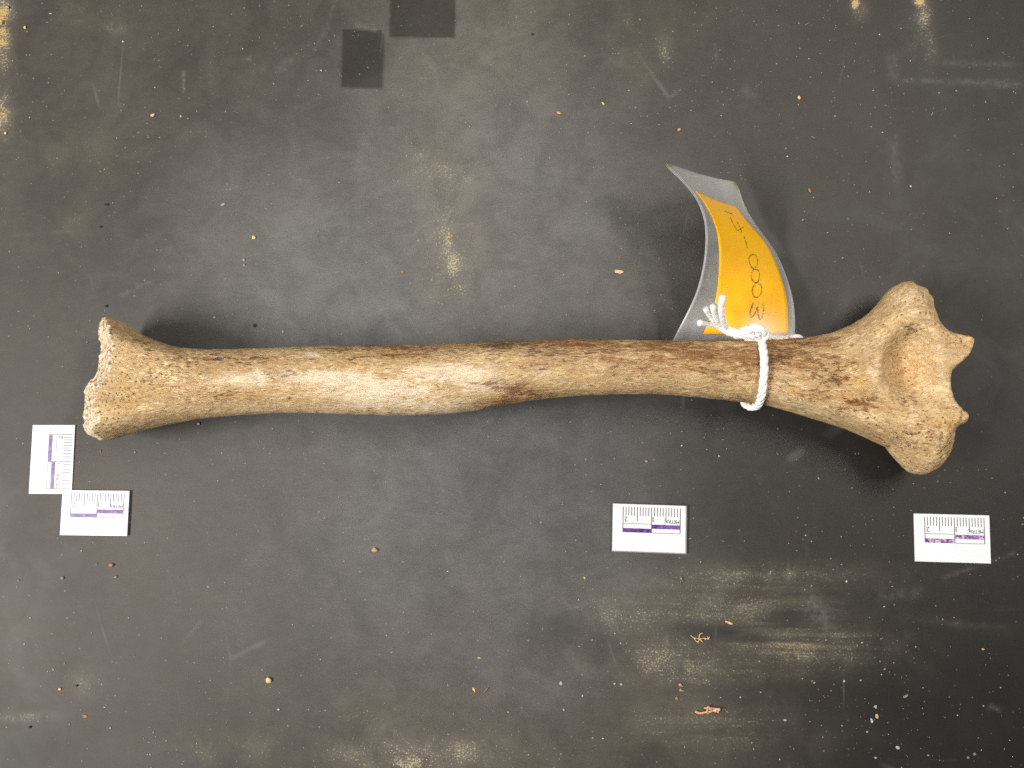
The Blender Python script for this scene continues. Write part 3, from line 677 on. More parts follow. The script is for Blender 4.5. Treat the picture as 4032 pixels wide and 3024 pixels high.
def film_mat(front):
    n = NT('clear_laminate_front' if front else 'clear_laminate_back'); co = n.objc()
    n.b.inputs['Base Color'].default_value = C(225, 226, 226); n.b.inputs['Roughness'].default_value = 0.30
    n.b.inputs['Specular IOR Level'].default_value = 0.6
    tr = n.new('ShaderNodeBsdfTransparent'); tr.inputs[0].default_value = (0.97, 0.97, 0.96, 1)
    mx = n.new('ShaderNodeMixShader')
    sm = n.math('ADD', n.ramp(n.noise(co, 90, 4, 0.6, 0.5), 0.3, 0.7, 0.006 if front else 0.15, 0.016 if front else 0.24), n.ramp(n.noise(co, 900, 3), 0.62, 0.75, 0.0, 0.02 if front else 0.08))
    sheen = n.attr('painted_sheen'); sm = n.math('ADD', sm, n.math('MULTIPLY', sheen, 0.10)); edge = n.attr('edge'); stain = n.attr('stain')  # painted sheen whitens the laminate
    fac = n.math('ADD', sm, n.math('MULTIPLY', edge, 0.30), True)
    n.con(n.mix(stain, C(225, 226, 226), C(176, 140, 84)), n.b.inputs['Base Color'])
    fac = n.math('ADD', fac, n.math('MULTIPLY', stain, 0.30), True)
    n.con(fac, mx.inputs[0]); n.con(tr.outputs[0], mx.inputs[1]); n.con(n.b.outputs[0], mx.inputs[2])
    gl = n.new('ShaderNodeBsdfGlossy'); gl.inputs['Roughness'].default_value = 0.28
    m2 = n.new('ShaderNodeMixShader'); m2.inputs[0].default_value = 0.015; n.con(mx.outputs[0], m2.inputs[1]); n.con(gl.outputs[0], m2.inputs[2])
    n.con((m2 if front else mx).outputs[0], n.out.inputs[0]); return n.m
FILM_F, FILM_B = film_mat(True), film_mat(False)
tag_base = np.array([*P(2900, 1250, 0)[:2], 0.0])
idtag = empty('specimen_tag', tag_base)
tag(idtag, 'orange specimen tag in clear laminate, curled up and tied to the bone', 'tag')
RR, UU = np.meshgrid(np.arange(NRW, dtype=float) * (NRW - 1.001) / (NRW - 1), np.linspace(0, 1, 48), indexing='ij')
# round the two far corners
lim = 0.045
endr = (NRW - 1 - RR) / NRW / 0.075
cut_ = np.clip(1 - endr, 0, 1) ** 2.2 * lim
UU2 = cut_ + UU * (1 - 2 * cut_)
for nm, t_, b_, fm in (('laminate_film', 0.00025, 0.00018, FILM_F), ('laminate_film', -0.00018, -0.00025, FILM_B)):
    o = sheet(nm, RR, UU2, t_, b_, fm, idtag, tag_base)
    e = np.maximum(sstep(0.025, 0.0, UU), sstep(0.975, 1.0, UU)); e = np.maximum(e, sstep(NRW - 2.0, NRW - 1.0, RR))
    st = np.clip(sstep(NRW - 6, NRW - 1, RR) * (sstep(0.16, 0.02, UU) + sstep(0.93, 0.99, UU)), 0, 1)
    sheen_ = sstep(NRW * 0.62, NRW * 0.95, RR) ; fattr(o.data, 'painted_sheen', np.concatenate([sheen_.ravel(), sheen_.ravel()]))  # reflected light painted in: laminate pales towards its far end
    fattr(o.data, 'edge', np.concatenate([e.ravel(), e.ravel()])); fattr(o.data, 'stain', np.concatenate([st.ravel(), st.ravel()]))
# the orange card inside
OL = np.array(Zt([(385, 1105), (410, 1050), (440, 980), (467, 860), (476, 760), (481, 660), (478, 580), (460, 490), (430, 420), (380, 340), (343, 290)]))
OR = np.array(Zt([(868, 1103), (869, 1030), (869, 965), (860, 897), (837, 807), (806, 716), (769, 639), (733, 567), (679, 513), (634, 467), (575, 380)]))
la = np.array([inv(*p) for p in resample(OL, 40)]); ra = np.array([inv(*p) for p in resample(OR, 40)])
la, ra = smooth1(la, 3, 2), smooth1(ra, 3, 2)
uu_ = np.linspace(0, 1, 24)
ORR = la[:, None, 0] * (1 - uu_) + ra[:, None, 0] * uu_; OUU = la[:, None, 1] * (1 - uu_) + ra[:, None, 1] * uu_
def paper():
    n = NT('orange_card'); co = n.objc()
    col = n.mix(n.ramp(n.noise(co, 60, 3), 0.3, 0.7), C(255, 186, 0), C(255, 196, 0))
    col = n.mix(n.ramp(n.noise(co, 1400, 2), 0.3, 0.7, 0, 0.25), col, C(252, 180, 0))
    n.con(col, n.b.inputs['Base Color']); n.b.inputs['Roughness'].default_value = 0.6; n.b.inputs['Specular IOR Level'].default_value = 0.15; return n.m
sheet('orange_card', ORR, OUU, 0.00012, -0.00012, paper(), idtag, tag_base)
# handwriting, pencil strokes riding just over the film
def Zh(p): return [(2720 + x / 3.19, 780 + y / 3.19) for x, y in p]
STROKES = [('1', [(415, 165), (470, 190), (515, 206)]),
           ('4', [(485, 235), (510, 290), (535, 345), (560, 385), (580, 412), (630, 386), (655, 366)]), ('4', [(565, 290), (595, 340), (620, 395), (632, 432)]),
           ('-', [(665, 485), (685, 555), (708, 637)]),
           ('0', [(760, 716), (800, 712), (830, 770), (832, 820), (810, 870), (780, 885), (745, 850), (725, 780), (735, 735), (764, 712)]),
           ('0', [(800, 895), (845, 910), (858, 960), (850, 1020), (825, 1060), (790, 1055), (762, 1020), (755, 960), (775, 910), (804, 892)]),
           ('0', [(790, 1052), (820, 1066), (865, 1085), (885, 1130), (880, 1190), (850, 1235), (810, 1248), (780, 1220), (768, 1160), (785, 1100), (815, 1068), (850, 1040)]),
           ('3', [(780, 1310), (760, 1370), (745, 1430), (748, 1485), (765, 1500), (800, 1460), (835, 1360), (838, 1430), (850, 1490), (870, 1525), (895, 1490), (910, 1420), (905, 1330)])]
def catmull(p, m=8):
    p = np.asarray(p, float); q = np.concatenate([[2 * p[0] - p[1]], p, [2 * p[-1] - p[-2]]]); out = []
    for i in range(1, len(q) - 2):
        for t in np.linspace(0, 1, m, endpoint=False):
            a, b, c, d = q[i - 1:i + 3]
            out.append(0.5 * ((2 * b) + (c - a) * t + (2 * a - 5 * b + 4 * c - d) * t * t + (3 * b - a - 3 * c + d) * t ** 3))
    out.append(p[-1]); return np.array(out)
ink = NT('pencil_graphite'); ci = ink.objc()
ink.b.inputs['Base Color'].default_value = C(84, 76, 40); ink.b.inputs['Roughness'].default_value = 0.5
trn = ink.new('ShaderNodeBsdfTransparent'); mxs = ink.new('ShaderNodeMixShader')
ink.con(ink.ramp(ink.noise(ci, 1500, 3), 0.38, 0.62, 0.12, 0.75), mxs.inputs[0]); ink.con(trn.outputs[0], mxs.inputs[1]); ink.con(ink.b.outputs[0], mxs.inputs[2]); ink.con(mxs.outputs[0], ink.out.inputs[0])
vs, fs = [], []
for _, st in STROKES:
    c = smooth1(np.array([inv(*p) for p in catmull(Zh(st), 6)]), 1, 2)
    pts = ev(c[:, 0], c[:, 1], 0.00031)
    nrm = ev(c[:, 0], c[:, 1], 0.00131) - pts; nrm /= np.linalg.norm(nrm, axis=1, keepdims=True)
    tan = np.gradient(pts, axis=0); side = np.cross(nrm, tan); side /= np.linalg.norm(side, axis=1, keepdims=True) + 1e-12
    w = 0.00021 * (1 + 0.25 * vnoise(pts, 900, 5))[:, None]
    o = len(vs); vs += list(pts - side * w - tag_base) + list(pts + side * w - tag_base); n_ = len(pts)
    fs += [(o + i, o + i + 1, o + n_ + i + 1, o + n_ + i) for i in range(n_ - 1)]
tag(link('handwriting', mesh('handwriting', vs, fs), idtag, ink.m), 'pencilled number 14-0003 running down the tag')

# ================================================================== STRING
def frames(path):
    T = np.gradient(path, axis=0); T /= np.linalg.norm(T, axis=1, keepdims=True) + 1e-12
    n = np.cross(T[0], [0.3, 0.2, 1.0]); n /= np.linalg.norm(n); N = [n]
    for i in range(1, len(path)):
        n = N[-1] - T[i] * (N[-1] @ T[i]); N.append(n / (np.linalg.norm(n) + 1e-12))
    N = np.array(N); return T, N, np.cross(T, N)
def tube(path, rad, sides=10):
    path = np.asarray(path); rad = np.broadcast_to(rad, (len(path),)); T, N, Bn = frames(path)
    a = np.linspace(0, 2 * np.pi, sides, endpoint=False)
    V = path[:, None] + (N[:, None] * np.cos(a)[None, :, None] + Bn[:, None] * np.sin(a)[None, :, None]) * rad[:, None, None]
    n = len(path); I = np.arange(n * sides).reshape(n, sides); J = np.roll(I, -1, 1)
    Q = np.stack([I[:-1], I[1:], J[1:], J[:-1]], -1).reshape(-1, 4)
    V = np.concatenate([V.reshape(-1, 3), path[:1], path[-1:]])
    c0_, c1_ = n * sides, n * sides + 1
    tri = [(c0_, I[0, (k)], I[0, (k + 1) % sides]) for k in range(sides)] + [(c1_, I[-1, (k + 1) % sides], I[-1, k]) for k in range(sides)]
    return V, [tuple(q) for q in Q] + tri
def cotton():
    n = NT('white_cotton'); co = n.objc()
    n.con(n.mix(n.ramp(n.noise(co, 700, 3), 0.3, 0.7), C(242, 237, 230), C(253, 252, 250)), n.b.inputs['Base Color'])
    n.b.inputs['Roughness'].default_value = 0.9; n.b.inputs['Specular IOR Level'].default_value = 0.1
    n.b.inputs['Sheen Weight'].default_value = 0.2
    n.b.inputs['Subsurface Weight'].default_value = 0.25; n.b.inputs['Subsurface Radius'].default_value = (1, 0.9, 0.8); n.b.inputs['Subsurface Scale'].default_value = 0.0008
    h = n.math('ADD', n.noise(co, 2600, 3, 0.7), n.noise(co, 6000, 2))
    n.con(n.bump(h, 0.6, 0.0003), n.b.inputs['Normal']); return n.m
COTTON = cotton()
st_base = np.array([*P(2990, 1460, 0)[:2], 0.0])
string = empty('cotton_string', st_base)
tag(string, 'white twisted cotton string knotted round the bone with four frayed ends', 'string')
def dens(p, step=0.0004):
    p = catmull(p, 10); L = np.linalg.norm(np.diff(p, axis=0), axis=1).sum()
    return smooth1(resample(p, max(8, int(L / step))), 2, 1)
def spart(name, path, rad, sides=10):
    V, Fq = tube(path, rad, sides)
    V = np.asarray(V); V = V + 0.00016 * np.stack([vnoise(V, 1500, s_) for s_ in (1, 2, 3)], -1)
    return link(name, mesh(name, V - st_base, Fq), string, COTTON)
ROPES = []; TIPS = []
def rope(name, pts, plies=3, r_o=0.00062, r_s=0.00074, pitch=0.0088, phase=0.0):
    c = dens(pts); T, N, Bn = frames(c); s = np.arange(len(c)) * 0.0004
    ROPES.append((c, r_o + r_s))
    for k in range(plies):
        a = phase + 2 * np.pi * k / plies + s * 2 * np.pi / pitch
        p = c + (N * np.cos(a)[:, None] + Bn * np.sin(a)[:, None]) * r_o
        spart(name, p, r_s, 10)
RR_ = 0.00118
loop_px = [(2984, 1309), (2996, 1336), (3003, 1363), (3008, 1397), (3009, 1432), (3009, 1466), (3005, 1500), (3002, 1535), (2996, 1566)]
lp = []
for x, y in loop_px:
    q = P(x, y, .025)
    for _ in range(6): q = P(x, y, max(bone_top(q[0], q[1]), 0.0155) + RR_)
    lp.append(q)
# round the near (lower) side and away under the shaft
def under(x, y, z): return P(x, y, z)
lp[0] = P(2984, 1309, .0245)
lp += [under(2984, 1595, .0150), under(2962, 1603, .0110), under(2935, 1592, .0075), under(2925, 1560, .0052), under(2935, 1500, .0040), under(2960, 1430, .0042), under(2985, 1375, .0062)]
lp += [P(2990, 1335, .0105), P(2975, 1312, .016)]
rope('loop_ply', np.array(lp))
Zk = lambda x, y, z: P(2700 + x / 4.916, 1130 + y / 4.916, z)
# the overhand turn over the top of the loop
rope('knot_ply', np.array([Zk(1360, 1010, .0185), Zk(1500, 1000, .0200), Zk(1545, 930, .0225), Zk(1500, 845, .0245), Zk(1400, 800, .0255), Zk(1270, 800, .0250), Zk(1150, 850, .0235), Zk(1080, 900, .0215)]), 3, 0.00068, 0.00082, 0.010)
rope('knot_ply', np.array([Zk(1420, 995, .0185), Zk(1300, 992, .0190), Zk(1180, 975, .0185), Zk(1060, 945, .0185), Zk(960, 920, .0190)]), 2, 0.0006, 0.00080, 0.009, 1.0)
# tail: four plies lying together, then fanning out
Tpath = [Zk(1330, 900, .0225), Zk(1200, 890, .0222), Zk(1060, 895, .0215), Zk(920, 880, .0212), Zk(800, 835, .0215)]
ends = [[(650, 770, .0215), (520, 725, .0220), (380, 705, .0230), (235, 690, .0245)],
        [(640, 735, .0225), (540, 640, .0245), (455, 520, .0265), (385, 400, .0285)],
        [(680, 720, .0230), (600, 610, .0262), (555, 480, .0290), (530, 345, .0315)],
        [(770, 760, .0235), (715, 620, .0275), (690, 450, .0310), (695, 300, .0335), (722, 170, .0355)]]
for k, e in enumerate(ends):
    base = np.array(Tpath)
    T, N, Bn = frames(base); s = np.linspace(0, 2.6, len(base)); a = s + k * np.pi / 2
    off = (N * np.cos(a)[:, None] + Bn * np.sin(a)[:, None]) * 0.00105
    off = off * np.linspace(1, 0.55, len(base))[:, None]
    pts = np.concatenate([base + off, [Zk(*q) for q in e]])
    c = dens(pts); L = len(c); f = np.linspace(0, 1, L)
    rad = 0.00100 + 0.00016 * sstep(0.80, 0.99, f); rad[-1] *= 0.55; rad[-2] *= 0.9
    ROPES.append((c, 0.0009)); TIPS.append((c[-1], c[-1] - c[-6])); spart('frayed_end', c, rad, 12)
# cord passing on through the hole in the tag, behind the shaft
rope('tag_ply', np.array([Zk(1500, 985, .0190), Zk(1620, 985, .0160), Zk(1780, 1000, .0135), Zk(1960, 990, .0135), Zk(2120, 965, .0140), Zk(2230, 985, .0120)]), 3, 0.00045, 0.00050, 0.006)
# stray cotton fibres
vs, fs = [], []
for c, r in ROPES + [(np.array([t]), 0.0010) for t, _ in TIPS]:
    m = int(len(c) * 0.7) if len(c) > 1 else 36
    for _ in range(m):
        i = random.randrange(len(c)); d = np.array([random.gauss(0, 1) for _ in range(3)]); d /= np.linalg.norm(d)
        d2 = np.array([random.gauss(0, 1) for _ in range(3)]); d2 /= np.linalg.norm(d2)
        L = random.uniform(0.0005, 0.0022); p0 = c[i] + d * r * 0.85
        pts = [p0, p0 + d * L * 0.35 + d2 * L * 0.3, p0 + d * L * 0.5 + d2 * L * 0.8]
        w = 0.000026; sd = np.cross(d, d2); sd /= np.linalg.norm(sd) + 1e-9; o = len(vs)
        for p in pts:
            p = np.array(p); p[2] = max(p[2], 0.0003)
            vs += [p + sd * w - st_base, p - sd * w * 0.5 + d2 * w - st_base, p - sd * w * 0.5 - d2 * w - st_base]
        for a in (0, 1):
            for b in range(3): fs.append((o + a * 3 + b, o + a * 3 + (b + 1) % 3, o + a * 3 + 3 + (b + 1) % 3, o + a * 3 + 3 + b))
tag(link('loose_fibres', mesh('loose_fibres', vs, fs), string, COTTON), None, None, None, 'stuff')

# ================================================================== SCALE CARDS
MM = 0.001
def card_mats():
    n = NT('white_card'); co = n.objc()
    col = n.mix(n.ramp(n.noise(co, 160, 4), 0.35, 0.7, 0, 0.35), C(218, 219, 222), C(207, 208, 212))
    v = n.voro(co, 420); sp = n.math('MULTIPLY', n.ramp(v.outputs['Distance'], 0.12, 0.06), n.ramp(v.outputs['Color'], 0.90, 0.93))
    col = n.mix(n.math('MULTIPLY', sp, 0.6), col, C(120, 112, 108))
    n.con(col, n.b.inputs['Base Color']); n.b.inputs['Roughness'].default_value = 0.32; n.b.inputs['Specular IOR Level'].default_value = 0.5
    n.con(n.bump(n.noise(co, 120, 3), 0.15, 0.0006), n.b.inputs['Normal'])
    p = NT('purple_ink'); co = p.objc()
    w = p.ramp(p.noise(co, 260, 4, 0.65, 0.6), 0.36, 0.62)
    p.con(p.mix(p.ramp(p.noise(co, 1100, 2), 0.55, 0.75, 0, 0.4), p.mix(w, C(66, 32, 112), C(112, 70, 146)), C(190, 168, 190)), p.b.inputs['Base Color']); p.b.inputs['Roughness'].default_value = 0.4
    k = NT('grey_ink'); co = k.objc()
    k.con(k.mix(k.ramp(k.noise(co, 500, 2), 0.35, 0.7), C(52, 48, 58), C(84, 78, 90)), k.b.inputs['Base Color']); k.b.inputs['Roughness'].default_value = 0.45
    s = simple('card_edge', C(196, 204, 208), 0.6)
    return n.m, p.m, k.m, s
CARD, PURPLE, GREY, CEDGE = card_mats()
CW, CH = 25.5, 16.4
def rects_mesh(name, rects, z, zt=0.00003):
    vs, fs = [], []
    for x0, x1, y0, y1 in rects:
        o = len(vs)
        for zz in (z, z + zt): vs += [(x0 * MM, y0 * MM, zz), (x1 * MM, y0 * MM, zz), (x1 * MM, y1 * MM, zz), (x0 * MM, y1 * MM, zz)]
        fs += [(o + 4, o + 5, o + 6, o + 7), (o, o + 1, o + 5, o + 4), (o + 1, o + 2, o + 6, o + 5), (o + 2, o + 3, o + 7, o + 6), (o + 3, o, o + 4, o + 7)]
    return mesh(name, vs, fs)
def text_mesh(name, s, x, y, height, width, z):
    """upside-down print whose box is centred on x,y (mm, card coordinates)"""
    cu = bpy.data.curves.new(name, 'FONT'); cu.body = s; cu.size = 1.0
    ob = bpy.data.objects.new(name, cu); COL.objects.link(ob)
    dg = bpy.context.evaluated_depsgraph_get(); me = bpy.data.meshes.new_from_object(ob.evaluated_get(dg))
    bpy.data.objects.remove(ob); bpy.data.curves.remove(cu)
    co = np.array([v.co[:] for v in me.vertices]); mn, mx = co.min(0), co.max(0)
    sx = width * MM / (mx[0] - mn[0]); sy = height * MM / (mx[1] - mn[1])
    co[:, 0] = -(co[:, 0] - (mn[0] + mx[0]) / 2) * sx + x * MM; co[:, 1] = -(co[:, 1] - (mn[1] + mx[1]) / 2) * sy + y * MM; co[:, 2] = z
    me.vertices.foreach_set('co', co.astype(np.float32).ravel()); me.update(); me.name = name
    return me
def make_card(thick, skirt):
    """card coordinates: mm from the centre, ticks along the +y edge, reads upside down"""
    t = thick * MM
    root = empty('scale_card', (0, 0, 0))
    bm = bmesh.new(); bmesh.ops.create_cube(bm, size=1.0)
    for v in bm.verts:
        v.co.x *= CW * MM; v.co.y *= CH * MM; v.co.z = (v.co.z + 0.5) * t
        if v.co.z < t * 0.5:
            v.co.x += (skirt[0] if v.co.x > 0 else 0) * MM; v.co.y -= (skirt[1] if v.co.y < 0 else 0) * MM
    bmesh.ops.bevel(bm, geom=[e for e in bm.edges], offset=0.00006, segments=1, affect='EDGES')
    me = bpy.data.meshes.new('card_base'); bm.to_mesh(me); bm.free(); me.materials.append(CARD); me.materials.append(CEDGE)
    for p in me.polygons: p.material_index = 0 if p.normal.z > 0.9 else 1
    link('card_base', me, root, None, smooth=False)
    xl, x1, x0 = -CW / 2 + 3.6, -CW / 2 + 13.6, -CW / 2 + 23.6; yt = CH / 2 - 0.95
    lw = 0.23; R = []
    for i in range(1, 20):
        if i == 10: continue
        x = x0 - i; L = 4.9 if i % 5 == 0 else 3.05; R.append((x - lw / 2, x + lw / 2, yt - L, yt))
    for x in (xl, x1, x0): R.append((x - lw / 2, x + lw / 2, yt - 8.9, yt))
    R += [(xl + lw / 2, x1 - lw / 2, yt - 5.9, yt - 5.75), (x1 + lw / 2, x0 - lw / 2, yt - 8.95, yt - 8.80)]
    z = t + 0.00002
    link('scale_lines', rects_mesh('scale_lines', R, z), root, GREY, smooth=False)
    link('purple_bar', rects_mesh('purple_bar', [(xl + lw / 2, x1 - lw / 2, yt - 8.9, yt - 7.45)], z), root, PURPLE, smooth=False)
    link('purple_bar', rects_mesh('purple_bar', [(x1 + lw / 2, x0 - lw / 2, yt - 7.40, yt - 5.95)], z), root, PURPLE, smooth=False)
    link('numeral', text_mesh('numeral', '2', xl + 1.05, yt - 4.35, 1.7, 1.2, z + 0.00002), root, GREY, smooth=False)
    link('numeral', rects_mesh('numeral', [(x1 + 0.42, x1 + 0.66, yt - 4.95, yt - 3.25), (x1 + 0.66, x1 + 0.98, yt - 4.80, yt - 4.58)], z + 0.00001), root, GREY, smooth=False)
    link('lettering', text_mesh('lettering', 'METRIC', x0 - 3.0, yt - 4.75, 1.25, 5.3, z + 0.00004), root, GREY, smooth=False)
    return root
def copy_tree(o, parent=None):
    c = o.copy(); COL.objects.link(c); c.parent = parent
    for ch in o.children: copy_tree(ch, c)
    return c
def place(root, cx, cy, a_deg, z=0.0, tilt=0.0, label=''):
    p = P(cx, cy, z); root.location = (p[0], p[1], z); root.rotation_euler = (0, tilt, math.radians(a_deg))
    tag(root, label, 'scale card', 'white centimetre scale cards on the bench')
    return root
def fit(tl, tr, br, bl, z=0.0005):
    q = np.array([P(*p, z) for p in (tl, tr, br, bl)]); c = q.mean(0)
    ax = (q[1] - q[0]) + (q[2] - q[3]); return c, math.degrees(math.atan2(ax[1], ax[0]))
def Zc(p, ox, oy, f): return [(ox + x / f, oy + y / f) for x, y in p]
thin = make_card(0.35, (0, 0)); thick = make_card(1.3, (0.65, 0.55))
c, a = fit(*Zc([(505, 968), (1378, 978), (1340, 1535), (465, 1525)], 80, 1620, 3.13))
thin.location = (c[0], c[1], 0.00045); thin.rotation_euler = (0, math.radians(-0.35), math.radians(a))
tag(thin, 'white scale card overlapping the corner of the upright card, left of bench', 'scale card', 'white centimetre scale cards')
t2 = copy_tree(thin)
c, a = fit(*Zc([(133, 155), (690, 155), (640, 1028), (90, 1028)], 80, 1620, 3.13))
t2.location = (c[0], c[1], 0.00002); t2.rotation_euler = (0, 0, math.radians(a - 90))
tag(t2, 'upright white scale card beside the broken end of the bone, its ruler facing right', 'scale card', 'white centimetre scale cards')
t3 = copy_tree(thin)
c, a = fit(*Zc([(270, 250), (1905, 288), (1945, 1310), (315, 1258)], 3550, 1980, 5.53))
t3.location = (c[0], c[1], 0.00002); t3.rotation_euler = (0, 0, math.radians(a))
tag(t3, 'thin white scale card with worn purple bars, below the joint end of the bone', 'scale card', 'white centimetre scale cards')
wn = NT('worn_purple_ink'); wc = wn.objc()
wn.con(wn.mix(wn.ramp(wn.noise(wc, 900, 4, 0.7), 0.45, 0.60), wn.mix(wn.ramp(wn.noise(wc, 180, 3), 0.4, 0.6), C(74, 40, 116), C(128, 88, 150)), C(196, 168, 172)), wn.b.inputs['Base Color']); wn.b.inputs['Roughness'].default_value = 0.4
for ch in t3.children:
    if ch.name.startswith('purple_bar'): ch.data = ch.data.copy(); ch.data.materials[0] = wn.m
c, a = fit(*Zc([(355, 297), (1928, 350), (1922, 1365), (348, 1308)], 2350, 1930, 5.53), z=0.0013)
thick.location = (c[0], c[1], 0.00002); thick.rotation_euler = (0, 0, math.radians(a))
tag(thick, 'thick white scale card with sloping grey edges, lying alone below the shaft', 'scale card', 'white centimetre scale cards')

# ================================================================== CRUMBS
def crumb_mat(name, a, b):
    n = NT(name); co = n.objc()
    n.con(n.mix(n.ramp(n.noise(co, 900, 4, 0.65), 0.35, 0.65), a, b), n.b.inputs['Base Color']); n.b.inputs['Roughness'].default_value = 0.8
    n.con(n.bump(n.noise(co, 1600, 3), 0.5, 0.0002), n.b.inputs['Normal']); return n.m
M_TAN = crumb_mat('tan_bone_crumb', C(140, 112, 72), C(204, 178, 130)); M_GRT = crumb_mat('pale_grit', C(134, 130, 122), C(198, 194, 186)); M_DST = crumb_mat('tan_bone_dust', C(140, 124, 90), C(190, 172, 132)); M_YEL = crumb_mat('yellow_bone_chip', C(192, 158, 98), C(228, 204, 152))
M_WHT = crumb_mat('white_grit', C(140, 135, 127), C(200, 196, 188)); M_BLK = crumb_mat('dark_grit', C(18, 17, 16), C(44, 40, 36))
M_GRY = crumb_mat('grey_grit', C(104, 98, 90), C(160, 152, 140)); M_ORG = crumb_mat('orange_flake', C(136, 88, 50), C(198, 148, 98))
def pebble_mesh(name, L, W, H, seed, sub=2):
    bm = bmesh.new(); bmesh.ops.create_icosphere(bm, subdivisions=sub, radius=1.0)
    co = np.array([v.co[:] for v in bm.verts])
    d = 1 + 0.34 * vnoise(co, 1.1, seed) + 0.20 * vnoise(co, 2.6, seed + 7)
    co = co * d[:, None]; co = co / (np.abs(co).max(0)) * np.array([L, W, H]) * 0.5
    co[:, 2] -= co[:, 2].min()
    for v, c_ in zip(bm.verts, co): v.co = c_
    me = bpy.data.meshes.new(name); bm.to_mesh(me); bm.free(); return me
PXM = CM / 108.5
